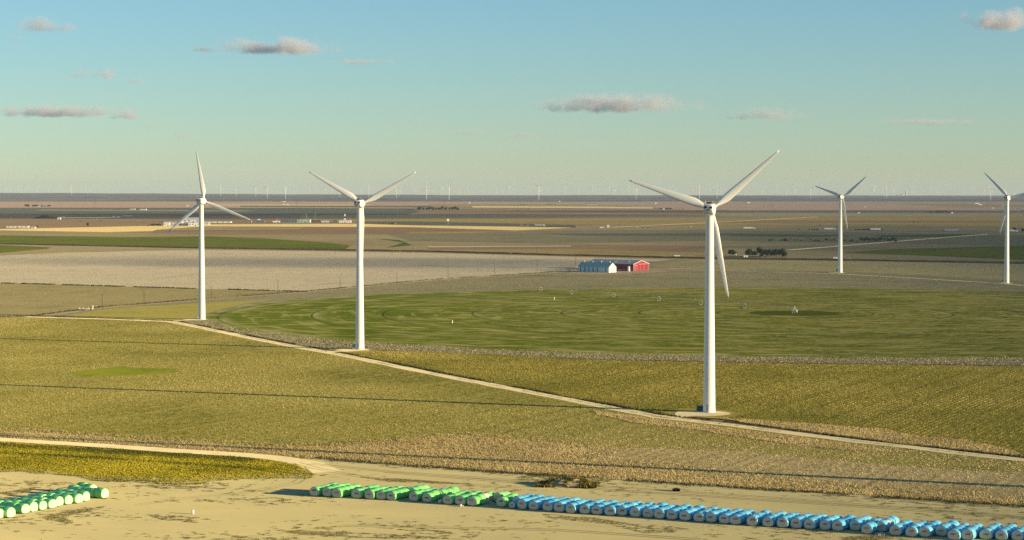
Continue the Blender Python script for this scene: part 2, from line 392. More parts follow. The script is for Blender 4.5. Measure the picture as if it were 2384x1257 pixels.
fld([(2030,549),(2300,545),(2200,553),(2060,553)], 'dkgreen')
fld([(1700,547),(1990,549),(1900,553),(1700,551)], 'dkgreen')
fld([(-300,538),(250,542),(480,547.5),(900,547),(960,563),(900,568),(480,554),(-300,549)], 'greyol')
fld([(-300,547),(0,549),(300,553),(480,551),(620,556),(760,566),(820,573),(800,582),(450,576.5),(0,568),(-300,562)], 'green', .0)
fld([(820,570),(960,562),(1300,569),(1640,562),(1900,566),(2000,575),(1960,590),(2150,597),(2384,607),(2700,612),(2700,619),(2384,613),(1640,602),(1300,595),(800,584)], 'greyol')
fld([(870,556),(930,560),(960,572),(900,578),(940,566)], 'dkgreen')
fld([(990,573),(1330,570),(1640,574),(1700,580),(1640,589),(1330,581),(1000,583)], 'brown')
fld([(990,574),(1330,573),(1330,575),(1000,577)], 'beige')
fld([(1100,586),(1330,585),(1640,592),(1640,597),(1330,591)], 'olive')
fld([(1960,590),(2080,581),(2384,573),(2700,566),(2700,606),(2384,606),(2150,596)], 'green')
fld([(1640,575),(1830,586),(1960,582),(2100,578),(1900,572)], 'bluegr')
ribbon('dirt_road', [(1835,583.5),(1960,573.5),(2100,562),(2200,554),(2300,546)], 11, FM['gravel'], nz())
ribbon('dirt_road', [(1420,530.5),(1640,520),(1905,506)], 13, FM['gravel'], nz())
ribbon('highway', [(-300,514),(480,517.5),(840,520.5),(1270,528),(1750,535.5),(2040,539),(2384,543),(2700,547)], 13, FM['asphalt'], nz())
# middle distance
fld([(-300,560),(0,570),(450,579),(1000,588),(1330,597),(1640,604),(2000,608),(2384,615),(2700,621),(2700,690),(1640,640),(1330,640),(715,690),(-300,690)], 'greyol')
fld([(-300,568),(0,571.5),(120,577.5),(110,581),(0,590),(-300,604)], 'green')
fld([(-300,612),(0,597),(130,590),(450,583),(700,586),(1000,590.5),(1330,599.5),(1560,606),(1430,618),(1330,631),(1150,640),(1000,651),(850,664),(715,678),(450,671),(0,658),(-300,652)], 'beige', 2.)
fld([(-300,654),(0,659),(450,672),(715,679),(480,697),(240,716),(80,736),(-300,738)], 'cotton', 1.5)
fld([(1520,613),(1640,606.5),(2000,610.5),(2384,617),(2700,623),(2700,672),(2384,652),(1960,631),(1640,626),(1500,622)], 'stubbleY', 2.)
fld([(60,738),(240,717),(715,679),(1000,652),(1330,632),(1640,627),(1960,632),(2384,655),(2700,675),(2700,858),(2384,851),(1850,845),(1400,837),(870,814),(800,820),(620,792),(410,749)], 'stubble', 1.)
fld([(150,735),(250,718),(480,704),(640,696),(560,708),(500,722),(470,738),(400,745)], 'olivecrop', 1.5, seed=4)
PC = G(1850, 728.5); PR = 360.
def disc(c, r, n=160, amp=0., sd=1):
    rg = random.Random(sd)
    return [(c.x+(r+rg.uniform(-amp, amp))*math.cos(2*math.pi*i/n), c.y+(r+rg.uniform(-amp, amp))*math.sin(2*math.pi*i/n), 0) for i in range(n)]
def circmat():
    m = soil('irrigated green circle', (.068, .085, .004), (.15, .138, .02), (.33, .295, .11), 85., 4.5, .9, .75, mid=20., cdark=(.036, .054, .002), thr=(.38, .60), rowdir=R(4))
    nt = m.node_tree; N = nt.nodes.new; L = nt.links.new
    bs = [n for n in nt.nodes if n.type == 'BSDF_DIFFUSE'][0]; src = bs.inputs['Color'].links[0].from_socket
    geo = N('ShaderNodeNewGeometry'); s = N('ShaderNodeVectorMath'); s.operation = 'DISTANCE'; L(geo.outputs['Position'], s.inputs[0]); s.inputs[1].default_value = (PC.x, PC.y, zl[0]+.004)
    def near(rr, w, soft):
        d = N('ShaderNodeMath'); d.operation = 'SUBTRACT'; L(s.outputs['Value'], d.inputs[0]); d.inputs[1].default_value = rr
        a = N('ShaderNodeMath'); a.operation = 'ABSOLUTE'; L(d.outputs[0], a.inputs[0])
        r = N('ShaderNodeMapRange'); r.inputs[1].default_value = w; r.inputs[2].default_value = w+soft; r.inputs[3].default_value = 1; r.inputs[4].default_value = 0; L(a.outputs[0], r.inputs[0]); return r.outputs[0]
    rm = N('ShaderNodeMapping'); rm.inputs['Scale'].default_value = (1/120., 1/120., 1); L(geo.outputs['Position'], rm.inputs[0])
    r0 = N('ShaderNodeTexNoise'); r0.inputs['Scale'].default_value = 1; r0.inputs['Detail'].default_value = 3; L(rm.outputs[0], r0.inputs[0])
    rn = N('ShaderNodeMapRange'); rn.inputs[1].default_value = .48; rn.inputs[2].default_value = .66; rn.inputs[4].default_value = .55; L(r0.outputs['Fac'], rn.inputs[0])
    c = src
    sx_ = N('ShaderNodeSeparateXYZ'); L(geo.outputs['Position'], sx_.inputs[0])
    gm = N('ShaderNodeMath'); gm.operation = 'MULTIPLY_ADD'; gm.inputs[1].default_value = 330; L(r0.outputs['Fac'], gm.inputs[0]); L(sx_.outputs[0], gm.inputs[2])
    gr = N('ShaderNodeMapRange'); gr.inputs[1].default_value = 90; gr.inputs[2].default_value = 330; gr.inputs[3].default_value = .8; gr.inputs[4].default_value = 0; L(gm.outputs[0], gr.inputs[0])
    k = N('ShaderNodeMix'); k.data_type = 'RGBA'; L(gr.outputs[0], k.inputs[0]); L(c, k.inputs[6]); k.inputs[7].default_value = (.075, .105, .004, 1); c = k.outputs[2]
    for sc1, sc2, col_, lo, hi, am in ((1/24., 1/10., (.27, .245, .08, 1), .50, .66, .75), (1/60., 1/24., (.05, .07, .004, 1), .54, .7, .6), (1/8., 1/5., (.34, .31, .12, 1), .54, .7, .55)):
        pm = N('ShaderNodeMapping'); pm.inputs['Scale'].default_value = (sc1, sc2, 1); pm.inputs['Location'].default_value = (sc1*977, sc2*311, 0); L(geo.outputs['Position'], pm.inputs[0])
        pn = N('ShaderNodeTexNoise'); pn.inputs['Scale'].default_value = 1; pn.inputs['Detail'].default_value = 3; L(pm.outputs[0], pn.inputs[0])
        if sc1 < 1/50. or sc1 > 1/10.:       # these follow the circle: worked round and round by the machine
            sb = N('ShaderNodeVectorMath'); sb.operation = 'SUBTRACT'; L(geo.outputs['Position'], sb.inputs[0]); sb.inputs[1].default_value = (PC.x, PC.y, 0)
            nn = N('ShaderNodeVectorMath'); nn.operation = 'NORMALIZE'; L(sb.outputs[0], nn.inputs[0])
            n5 = N('ShaderNodeVectorMath'); n5.operation = 'SCALE'; n5.inputs['Scale'].default_value = 7. if sc1 > .05 else 3.5; L(nn.outputs[0], n5.inputs[0])
            rz = N('ShaderNodeMath'); rz.operation = 'MULTIPLY'; rz.inputs[1].default_value = 1/6.5 if sc1 > .05 else 1/16.; L(s.outputs['Value'], rz.inputs[0])
            cz = N('ShaderNodeCombineXYZ'); L(rz.outputs[0], cz.inputs[2]); av = N('ShaderNodeVectorMath'); L(n5.outputs[0], av.inputs[0]); L(cz.outputs[0], av.inputs[1]); L(av.outputs[0], pn.inputs[0])
        pr = N('ShaderNodeMapRange'); pr.inputs[1].default_value = lo; pr.inputs[2].default_value = hi; pr.inputs[4].default_value = am; L(pn.outputs['Fac'], pr.inputs[0])
        k = N('ShaderNodeMix'); k.data_type = 'RGBA'; L(pr.outputs[0], k.inputs[0]); L(c, k.inputs[6]); k.inputs[7].default_value = col_; c = k.outputs[2]
    for rr in (48, 96, 144, 199, 254, 297, 353):
        k = N('ShaderNodeMix'); k.data_type = 'RGBA'; q = N('ShaderNodeMath'); q.operation = 'MULTIPLY'; L(rn.outputs[0], q.inputs[1]); L(near(rr-3, 1.5, 5.), q.inputs[0]); L(q.outputs[0], k.inputs[0]); L(c, k.inputs[6]); k.inputs[7].default_value = (.28, .26, .11, 1); c = k.outputs[2]
        k = N('ShaderNodeMix'); k.data_type = 'RGBA'; q2 = N('ShaderNodeMath'); q2.operation = 'MULTIPLY'; q2.inputs[1].default_value = .75; L(near(rr, .5, .35), q2.inputs[0]); L(q2.outputs[0], k.inputs[0]); L(c, k.inputs[6]); k.inputs[7].default_value = (.03, .04, .012, 1); c = k.outputs[2]
    k = N('ShaderNodeMix'); k.data_type = 'RGBA'
    r = N('ShaderNodeMapRange'); r.inputs[1].default_value = 27; r.inputs[2].default_value = 31; r.inputs[3].default_value = 1; r.inputs[4].default_value = 0; L(s.outputs['Value'], r.inputs[0])
    L(r.outputs[0], k.inputs[0]); L(c, k.inputs[6]); k.inputs[7].default_value = (.055, .07, .005, 1); c = k.outputs[2]
    fz = N('ShaderNodeMapping'); fz.inputs['Scale'].default_value = (1/28., 1/28., 1); L(geo.outputs['Position'], fz.inputs[0])
    fn = N('ShaderNodeTexNoise'); fn.inputs['Scale'].default_value = 1; fn.inputs['Detail'].default_value = 4; L(fz.outputs[0], fn.inputs[0])
    fa = N('ShaderNodeMath'); fa.operation = 'MULTIPLY_ADD'; fa.inputs[1].default_value = 70; L(fn.outputs['Fac'], fa.inputs[0]); L(s.outputs['Value'], fa.inputs[2])
    fr = N('ShaderNodeMapRange'); fr.inputs[1].default_value = 385; fr.inputs[2].default_value = 405; fr.inputs[4].default_value = .9; L(fa.outputs[0], fr.inputs[0])
    k = N('ShaderNodeMix'); k.data_type = 'RGBA'; L(fr.outputs[0], k.inputs[0]); L(c, k.inputs[6]); k.inputs[7].default_value = (.25, .225, .13, 1); c = k.outputs[2]
    L(c, bs.inputs['Color']); return m
sheet('crop_circle', disc(PC, PR+4, 200, 5.), circmat(), nz(), world=True)
ribbon('dirt_road', [(-300,746),(80,737),(240,716),(480,697),(715,679),(1000,652),(1330,631.5),(1400,631)], 6, FM['dirt'], nz(.03), .3)
sheet('farm_yard', [(1322,636),(1420,638),(1500,635.5),(1560,630),(1640,628),(1560,625.5),(1480,625),(1340,630)], FM['dirt'], nz(), 1.5, seed=61)
ribbon('access_road', [(1560,627),(1700,629.5),(1800,632),(1950,636.5),(2100,645),(2343,660),(2384,664),(2700,690)], 5, FM['gravel'], nz(.03), .2)
# near fields
LF = [(-400,741),(80,738),(330,746),(400,749),(620,797),(800,828),(1000,870),(1300,927),(1540,972),(1700,994),(2000,1032),(2384,1077),(2800,1122),(2800,1230),(2384,1180),(1900,1148),(1500,1122),(1270,1107),(1000,1089),(735,1067),(650,1066),(400,1048),(0,1022),(-400,1000)]
MF = [(790,818),(870,815),(1100,823),(1400,838.5),(1850,846.5),(2384,853),(2800,860),(2800,1116),(2384,1066),(2000,1022),(1690,976),(1540,965),(1300,920),(1000,862),(830,826)]
_, LFw = sheet('cotton_field', LF, FM['olivecrop'], nz(.03), .8, seed=5)
sheet('cotton_field', [(1150,1050),(1420,1042),(1700,1050),(2100,1085),(2384,1100),(2800,1135),(2800,1229),(2384,1179),(1900,1147),(1500,1121),(1270,1100)], FM['tanrows'], nz(), 2.5, seed=66)
_, MFw = sheet('cotton_field', MF, FM['goldcrop'], nz(.02), .8, seed=6)
_, GPAT = sheet('green_patch', [(150,868),(230,858),(280,854),(400,859),(420,865),(300,876),(200,877)], FM['patch'], nz(.02), 1.2, seed=7)
DG1 = [(-400,984),(0,1006),(250,1019),(420,1030),(640,1041),(760,1041),(900,1030),(1000,1020),(1080,1016),(1200,1024),(1300,1035),(1375,1050),(1340,1068),(1500,1085),(1700,1110),(2100,1150),(2384,1166),(2800,1196),(2800,1228),(2384,1179),(1900,1147),(1500,1121),(1270,1106),(1000,1088),(735,1066),(640,1063),(400,1045),(0,1019),(-400,998)]
DG2 = [(1380,956),(1540,978),(1700,998),(2000,1040),(2120,1054),(2000,1052),(1850,1037),(1750,1022),(1640,1004),(1480,986),(1390,966)]
DG3 = [(1610,967),(1720,976),(1900,988),(2060,1001),(2150,1018),(2250,1025),(2340,1045),(2384,1064),(2100,1033),(1900,1007),(1700,978)]
DGw = []
for i, q in enumerate((DG1, DG2, DG3)):
    _, w_ = sheet('dry_grass_verge', q, FM['drygrass'], nz(.02), .9, seed=10+i); DGw.append(w_)
GP = [(-400,1008),(0,1029),(200,1042),(400,1055),(560,1065),(650,1075),(720,1092),(733,1101),(690,1112),(600,1116),(520,1118),(440,1126),(330,1123),(240,1120),(150,1108),(60,1099),(-400,1112)]
LOT = [(735,1066),(800,1072),(1000,1088),(1270,1106),(1500,1121),(1900,1147),(2384,1179),(2800,1212),(2900,1900),(-700,1900),(-500,1060),(0,1028),(400,1056),(650,1072)]
_, LOTw = sheet('dirt_yard', LOT, FM['lot'], nz(.02), .25, 5., seed=20)
GPw = jitter_ring([G(*p_) for p_ in GP], 2.5, .35, 21)
_, _g = sheet('grass_verge', [(x_-(14 if x_ > 500 else 0), y_*.80+1076*.20-3) for x_, y_ in GP], FM['grass'], nz(.02), .35, 2.5, seed=21)
sheet('ditch_shade', [(-400,1012),(0,1030),(200,1043),(400,1056),(560,1066),(640,1078),(520,1074),(300,1060),(120,1048),(0,1041),(-400,1026)], FM['ditchshade'], nz(.015), .35, 3., seed=22)  # flat strip; its dark tone paints the shade of a dip
sheet('ditch_shade', [(0,1054),(200,1063),(350,1072),(500,1083),(600,1093),(480,1086),(330,1076),(180,1067),(0,1058)], FM['ditchshade'], nz(.015), .35, 3., seed=23)  # second dip, also flat, with its shade in the colour
ribbon('access_road', [(60,737),(250,742.5),(400,748.5),(620,794),(800,827),(1000,868.5),(1300,926),(1540,971.5),(1700,990),(2000,1028.5),(2384,1071.5),(2800,1117)], 6.6, FM['gravel'], nz(.015), .55)
ribbon('dirt_road', [(-400,999),(0,1023.5),(200,1036),(400,1049),(560,1059),(650,1067),(720,1080),(760,1100)], 8, FM['gravel'], nz(.015), .5)
WEED = [[(330,1199),(400,1200),(470,1206),(520,1214),(450,1219),(380,1212)], [(0,1148),(90,1134),(70,1146),(0,1160)], [(100,1205),(160,1190),(250,1179),(230,1187),(160,1203),(150,1218),(110,1212)], [(840,1112),(950,1116),(1090,1128),(1010,1127),(900,1122)], [(1265,1198),(1360,1203),(1480,1222),(1600,1228),(1610,1240),(1500,1243),(1420,1222),(1280,1208)], [(640,1235),(800,1240),(1000,1250),(1080,1256),(900,1256),(700,1247)], [(1960,1252),(2040,1246),(2090,1250),(2040,1262),(1960,1262)], [(1230,1105),(1270,1100),(1400,1106),(1440,1120),(1380,1128),(1300,1130),(1190,1117)]]
for i_, q in enumerate(([(690,1078),(740,1092),(850,1112),(1000,1122),(1250,1140)], [(700,1088),(720,1105),(690,1125),(560,1150),(430,1160),(300,1180)], [(720,1080),(900,1098),(1300,1126),(1800,1160),(2384,1205),(2700,1230)], [(900,1100),(1400,1140),(2000,1180),(2500,1215)], [(420,1270),(800,1225),(1300,1235),(1700,1262)])):
    P_ = [G(*p_) for p_ in q]
    for e_ in (-1.05, 1.05):
        l_, r_ = ribbon_pts(P_, abs(2*e_)); Q_ = l_ if e_ > 0 else r_; Z_ = []
        for a_, b_ in zip(Q_[:-1], Q_[1:]): Z_ += [a_.lerp(b_, t_/6) for t_ in range(6)]
        l_, r_ = ribbon_pts(Z_, .5); z_ = nz()
        o_ = link(bpy.data.objects.new('tyre_track', mesh_np('tyre_track', [v_ for ab in zip(l_, r_) for v_ in ((ab[0].x, ab[0].y, z_), (ab[1].x, ab[1].y, z_))], [(2*k_, 2*k_+1, 2*k_+3, 2*k_+2) for k_ in range(len(l_)-1)], FM['rut']))); o_['kind'] = 'structure'
WEEDw = [[G(*p_) for p_ in q] for q in WEED]
ZTOP = zl[0]
# turbine pads
def pad(c, r, sq=.8, mat='gravel', sd=1):
    P = [(c.x + r*math.cos(t)*(1+.06*math.sin(3*t+sd)), c.y + r*sq*1.6*math.sin(t), 0) for t in np.linspace(0, 2*math.pi, 40, endpoint=False)]
    sheet('turbine_pad', P, FM[mat], nz(.01), .3, 2., world=True, seed=sd)
ZLOT = ZTOP - .03
# ------------------------------------------------------------------ wind turbines
def rrect(w, h, r, cz, y, n=5, chin=0.):
    """rounded rectangle ring in the xz plane at depth y; chin cuts the lower edge up"""
    P = []
    for cx, cz_, a0 in ((w/2-r, h/2-r, 0), (-w/2+r, h/2-r, 90), (-w/2+r, -h/2+r, 180), (w/2-r, -h/2+r, 270)):
        for i in range(n):
            a = R(a0 + 90*i/(n-1)); z = cz_ + r*math.sin(a)
            if z < 0: z *= (1-chin)
            P.append((cx + r*math.cos(a), y, cz+z))
    return P
def blade_mesh(L, mat):
    S = [(.0,.62,1.,0),(.03,.60,1.,0),(.07,.66,.85,12),(.13,1.0,.5,14),(.2,1.32,.34,12),(.3,1.24,.27,9),(.45,1.02,.23,6),(.6,.82,.2,3.5),(.75,.64,.18,1.5),(.88,.48,.17,.5),(.96,.32,.16,0),(1.,.08,.2,0)]
    rings = []
    for t, c, th, tw in S:
        ring = []; ca, sa = math.cos(R(tw*.6+1)), math.sin(R(tw*.6+1))
        for i in range(14):
            a = 2*math.pi*i/14; x = math.cos(a)*c*(1.1 if t > .1 else 1); y = math.sin(a)*c*th
            if t > .07:
                x = x + c*.30                    # more chord behind the pitch axis
                y *= (.55 + .45*math.cos((a if a < math.pi else 2*math.pi-a) - 2.4)) if True else 1
            ring.append((x*ca - y*sa, x*sa + y*ca, t*L + .6))
        rings.append(ring)
    m = MB(); m.loft(rings); return m.mesh('blade', mat, True)
BLADE = None
def make_turbine(rotor, yaw, label, beacon=False):
    """rotor: picture angle of one blade, counter-clockwise from the right; yaw: rotor side turned clockwise from straight ahead"""
    global BLADE
    root = empty('wind_turbine', (0, 0, 0), 0, label, 'wind turbine', 'tall white wind turbines by the pivot field')
    m = MB(); n = 40; hs = [0, .25, 3, 20, 21, 42, 43, 66.6, 66.9]; rs = [2.16, 2.12, 2.08, 1.86, 1.85, 1.58, 1.57, 1.32, 1.4]
    m.loft([[(r*math.cos(2*math.pi*i/n), r*math.sin(2*math.pi*i/n), z) for i in range(n)] for z, r in zip(hs, rs)])
    tw = autosmooth(m.obj('tower', M['turbine'], root), 30)
    for z, r in ((20.5, 1.875), (42.5, 1.6)):
        f = MB(); f.loft([[((r+d)*math.cos(2*math.pi*i/n), (r+d)*math.sin(2*math.pi*i/n), z+e) for i in range(n)] for d, e in ((-.05, -.09), (.03, -.09), (.03, .09), (-.05, .09))])
        autosmooth(f.obj('tower_flange', M['turbine'], root), 30)
    # door with steps on the lower left side of the tower as seen from the yard
    a = R(-112); d = MB(); r = 2.12
    d.box((r*math.cos(a), r*math.sin(a), 2.0), (.9, .16, 2.1), a+math.pi/2)
    dr = d.obj('door', M['grey_metal'], root)
    s = MB()
    for k in range(4): s.box(((r+.35+.28*(3-k))*math.cos(a), (r+.35+.28*(3-k))*math.sin(a), .12+.22*k), (1.0, .28, .1), a+math.pi/2)
    s.obj('door_steps', M['grey_metal'], root)
    # nacelle, built with its rear towards -Y, then yawed
    ya = -R(yaw); Ry = Matrix.Rotation(ya, 4, 'Z')
    nm = MB(); cz = HUBH + .1
    nm.loft([rrect(2.5, 2.3, .35, cz+.35, -4.35, chin=.55), rrect(3.1, 3.0, .45, cz+.2, -4.15, chin=.45), rrect(3.3, 3.5, .45, cz, -3.2, chin=.05), rrect(3.4, 3.6, .45, cz, 0), rrect(3.4, 3.6, .5, cz, 2.2), rrect(3.0, 3.2, .7, cz, 3.3), rrect(2.4, 2.5, .9, cz, 3.6)])
    na = autosmooth(nm.obj('nacelle', M['turbine'], root), 35); na.data.transform(Ry)
    for sx in (-1, 1):
        v = MB(); v.tube((sx*.95, -4.30, cz+.55), (sx*.95, -4.46, cz+.55), .42, .42, 20); v.tube((sx*.95, -4.3, cz+.55), (sx*.95, -4.5, cz+.55), .46, .46, 20, False)
        o = v.obj('exhaust_vent', M['black'], na); o.data.transform(Ry)
        v = MB(); v.tube((sx*.36, -4.30, cz-.28), (sx*.36, -4.42, cz-.28), .25, .25, 14)
        o = v.obj('cable_port', M['black'], na); o.data.transform(Ry)
    v = MB(); v.box((0, -3.3, cz+1.80), (1.5, .9, .12)); v.box((0, -2.2, cz+1.98), (1.6, .5, .34)); v.box((0, -1.2, cz+2.08), (2.0, 1.0, .62))
    o = v.obj('roof_hatch', M['vent_dark'], na); o.data.transform(Ry)
    v = MB(); v.box((0, -1.2, cz+2.44), (2.3, 1.3, .12)); v.box((0, -2.75, cz+1.83), (1.9, .35, .14))
    o = v.obj('hatch_cover', M['turbine'], na); o.data.transform(Ry)
    v = MB(); v.tube((-.9, -3.9, cz+1.6), (-.9, -3.9, cz+2.9), .04, .03, 6); v.tube((-1.2, -3.9, cz+2.8), (-.6, -3.9, cz+2.8), .03, .03, 6)
    o = v.obj('wind_vane', M['grey_metal'], na); o.data.transform(Ry)
    if beacon:
        v = MB(); v.tube((0, -2.9, cz+1.7), (0, -2.9, cz+2.5), .35, .3, 12)
        o = v.obj('beacon', M['beacon'], na); o.data.transform(Ry)
    # hub and blades turn in the plane y = 4.9 of the nacelle frame
    h = MB(); n = 24
    h.loft([[(rr*math.cos(2*math.pi*i/n), y, HUBH + rr*math.sin(2*math.pi*i/n)) for i in range(n)] for y, rr in ((3.6, 1.0), (3.8, 1.35), (4.9, 1.45), (5.6, 1.2), (6.1, .75), (6.35, .2))])
    hb = autosmooth(h.obj('hub', M['turbine'], root), 50); hb.data.transform(Ry)
    if BLADE is None: BLADE = blade_mesh(29.8, M['turbine'])
    for k in range(3):
        th = R(rotor + 120*k)                    # from the right (+X), counter-clockwise as seen from behind
        b = link(bpy.data.objects.new('blade', BLADE), root)
        b.matrix_local = Ry @ Matrix.Translation((0, 4.9, HUBH)) @ Matrix.Rotation(-(th - math.pi/2), 4, 'Y')
    return root
def place(root, px, py, z=0.):
    p = G(px, py); root.location = (p.x, p.y, z); return p
TUR = [
 (1651, 960, 41.1, 13, 'nearest and largest white wind turbine, standing on a gravel pad beside the access road', False),
 (838, 813, 29.9, 11, 'white wind turbine with two raised blades and third hidden behind its tower', False),
 (470, 743, 99.3, 12, 'left white wind turbine with one blade pointing straight up and red beacon on its nacelle', True),
 (1956, 634, 39.7, 32, 'small far white wind turbine right of the farmstead trees, standing on yellow grey stubble', False),
 (2343.5, 658.5, 135.5, 30, 'far white wind turbine at the right edge, beside the thin access road', False),
]
TP = []
for px, py, rot, yaw, lab, bc in TUR:
    t = make_turbine(rot, yaw, lab, bc); TP.append(place(t, px, py))
t = make_turbine(270, 12, 'white wind turbine out of view to the right of the yard', False)
t.location = (207, 518, 0); TP.append(Vector((207, 518, 0)))
for i, p in enumerate(TP):
    q = p + Vector((-3, -4 if i < 3 else -2, 0)); pad(q, (9.5, 8, 7, 8, 8, 8)[i], (.62, .6, .6, .6, .6, .6)[i], sd=40+i)
ribbon('access_road', [(330,747.5),(400,746.5),(470,743.5)], 5, FM['gravel'], nz(), .3)
ribbon('access_road', [(760,818),(800,818),(838,815)], 7, FM['gravel'], nz(), .3)
ribbon('access_road', [(1540,972),(1590,968),(1640,963)], 9, FM['gravel'], nz(), .3)
def transformer(px, py, lab):
    p = G(px, py); r = empty('transformer_box', (p.x, p.y, .2), R(4), lab, 'transformer box', 'green transformer boxes at turbine feet')
    m = MB(); m.box((0, 0, .12), (2.5, 2.2, .24)); m.obj('concrete_plinth', M['concrete'], r)
    m = MB(); m.box((0, .15, 1.05), (2.1, 1.5, 1.62)); m.box((0, .15, 1.9), (2.24, 1.64, .08)); c = m.obj('cabinet', M['teal'], r)
    m = MB(); m.box((-.5, -.63, 1.0), (.94, .06, 1.4)); m.box((.5, -.63, 1.0), (.94, .06, 1.4)); m.obj('cabinet_door', M['teal'], c)
    m = MB(); m.box((.06, -.69, 1.05), (.05, .06, .3)); m.obj('handle', M['grey_metal'], c)
transformer(1629.5, 957.5, 'dark green transformer box left of the nearest turbine tower')
transformer(825.5, 810.5, 'dark green transformer box beside the second turbine from the left')
transformer(1949, 632.5, 'small dark transformer box at the foot of the turbine by the farmstead')
transformer(2336, 656.5, 'small dark transformer box at the foot of the rightmost turbine')
p = G(462, 741); r = empty('junction_cabinet', (p.x, p.y, .2), 0, 'small white cabinet at the foot of the leftmost turbine', 'cabinet')
m = MB(); m.box((0, 0, .6), (.9, .7, 1.2)); m.box((0, 0, 1.23), (1.0, .8, .06)); m.obj('body', M['white'], r)
m = MB(); m.box((0, -.37, .62), (.75, .05, 1.0)); m.obj('door', M['offwhite'], r)
# ------------------------------------------------------------------ distant wind turbines along the skyline
DT = []   # (px, base py or None, hub py)
def d1(ox, oy, s, items):
    for it in items:
        if isinstance(it, tuple): DT.append((ox+it[0]/s, oy+it[2]/s if it[2] else None, oy+it[1]/s))
        else: DT.append((ox+it/s, None, oy+random.uniform(98, 116)/s))
d1(0, 420, 4.967, [(70,88,None),118,(218,78,None),250,(298,78,None),425,560,(692,92,None),810,(826,87,178),935,(992,90,178),1040])
d1(480, 420, 4.967, [(167,92,188),(345,92,187),(573,92,186),(705,88,187),808,(917,86,192),(1013,98,175),(1197,92,172),(1380,100,178),1455,(1540,96,192),(1785,104,178),(1880,95,190)])
d1(920, 420, 4.967, [(15,96,193),40,62,220,238,(362,84,190),(390,94,None),440,(533,100,184),556,(622,74,190),(737,106,183),850,1012,1172,(1243,100,None),(1318,68,None),1338,1562,(1660,74,186),(1680,100,None),1765,(1965,66,None),2123,(2285,66,None),2315])
d1(1300, 420, 5.96, [(707,85,None),768,785,975,1038,(1075,110,235),1097,(1315,120,None),1552,1600,1635,1873,(1915,118,None),(1957,112,250),2110,(2200,112,228)])
d1(1640, 420, 5.96, [490,(577,135,230),(812,130,None),1010,(1140,128,232),(1243,138,None),1262,(1473,122,235),1525,1635,2080,(2125,160,255),2345,2360])
d1(1960, 420, 5.623, [412,427,530,(585,125,245),660,685,(905,122,None),920,955,(1163,122,None),1235,1260,(1297,132,None),(1595,140,232),1705,(1860,140,237),(1947,118,272),1970,2135])
DT.sort()
def far_turbine_mesh(rot, hub):
    m = MB(); m.tube((0,0,0), (0,0,hub), 1.8, 1.15, 8); m.box((0, 1, hub+.6), (3.4, 9., 3.6))
    for k in range(3):
        a = R(rot+120*k); c, s = math.cos(a), math.sin(a); L = 42.
        ps = []
        for t, w in ((.03, .9), (.2, 1.4), (.6, .9), (1., .3)):
            ps.append([(t*L*c - w*s*e, 5.5+d, hub + t*L*s + w*c*e) for e, d in ((-1, 0), (0, .5), (1, 0), (0, -.5))])
        m.loft(ps)
    return m.mesh('wind_turbine', M['turbine'], True)
FT = [far_turbine_mesh(r_, 80.) for r_ in (35, 90, 12, 155, 62, 100)]
SEG = [(470, 'of those left of the leftmost near turbine'), (838, 'between the leftmost and second near turbines'), (1240, 'in the stretch right of the second near turbine'), (1651, 'in the stretch left of the nearest turbine'), (1957, 'between the nearest and the farmstead turbines'), (2345, 'between the farmstead and the rightmost turbines'), (9999, 'right of the rightmost near turbine')]
cnt = {}
for i, (px, by, hy) in enumerate(DT):
    if by: D = 5027*80./(by-hy)
    else: D = random.uniform(26800, 28800)
    D = min(28800, max(D, 17000))
    # keep the foot on the terrain, the hub at its height in the picture
    hp = A(px, hy, D)
    if by:
        for _ in range(12):
            zt = zterr(hp.x, D); e = (hp.z-80.) - zt
            if abs(e) < 3: break
            D = min(28800, max(16000, D + (180. if e < 0 else -180.))); hp = A(px, hy, D)
    zt = zterr(hp.x, D)
    s = max(.6, min(1.5, (hp.z - zt)/80.))
    sg = next(n for lim, n in SEG if px < lim)
    k = cnt.get(sg, 0); cnt[sg] = k+1
    o = link(bpy.data.objects.new('wind_turbine', FT[i*7 % 6])); o.location = (hp.x, D, zt-.5); o.scale = (max(1, s),)*2 + (s,)
    o.rotation_euler = (0, 0, R(random.uniform(-25, 10)))
    tag(o, f'tiny white skyline turbine, {ordn(k)} from left {sg}', 'wind turbine', 'far wind turbines along the skyline')
# ------------------------------------------------------------------ round cotton modules
def super_ring(a, b, y, n=40, zc=None):
    """module outline: round on top, sagging flat at the ground"""
    P = []
    for i in range(n):
        t = 2*math.pi*i/n; c, s = math.cos(t), math.sin(t)
        x = a*c; z = b*s
        if s < 0: x = a*math.copysign(abs(c)**.82, c); z = -b*abs(s)**.55*.96
        P.append((x, y, z + b*.965))
    return P
def wrap_mesh(w, h, L, mat, sd):
    rg = random.Random(sd); m = MB(); rings = []
    for y, k in ((.06, .88), (.0, .92), (.05, .985), (.2, 1.006), (.5*L, 1.015), (L-.2, 1.006), (L-.05, .985), (L, .92), (L-.06, .88)):
        rings.append([(x + rg.uniform(-.012, .012), yy, z + rg.uniform(-.012, .012)) for x, yy, z in super_ring(w/2*k, h/2*k, y)])
    # keep the foot level
    m.loft(rings, False, False)
    return m.mesh('plastic_wrap', mat, True)
def core_mesh(w, h, L, mat, sd):
    rg = random.Random(sd); m = MB()
    def ringz(k, y): return [(x, y+rg.uniform(-.03, .03), z + (1-k)*h*.48) for x, yy, z in super_ring(w/2*k, h/2*k, y)]
    rings = [ringz(k, y) for k, y in ((.15, -.05), (.45, -.04), (.75, -.01), (.88, .02), (.90, .06), (.90, L-.06), (.88, L-.02), (.75, L+.01), (.45, L+.04), (.15, L+.05))]
    m.loft(rings); return m.mesh('cotton_core', mat, True)
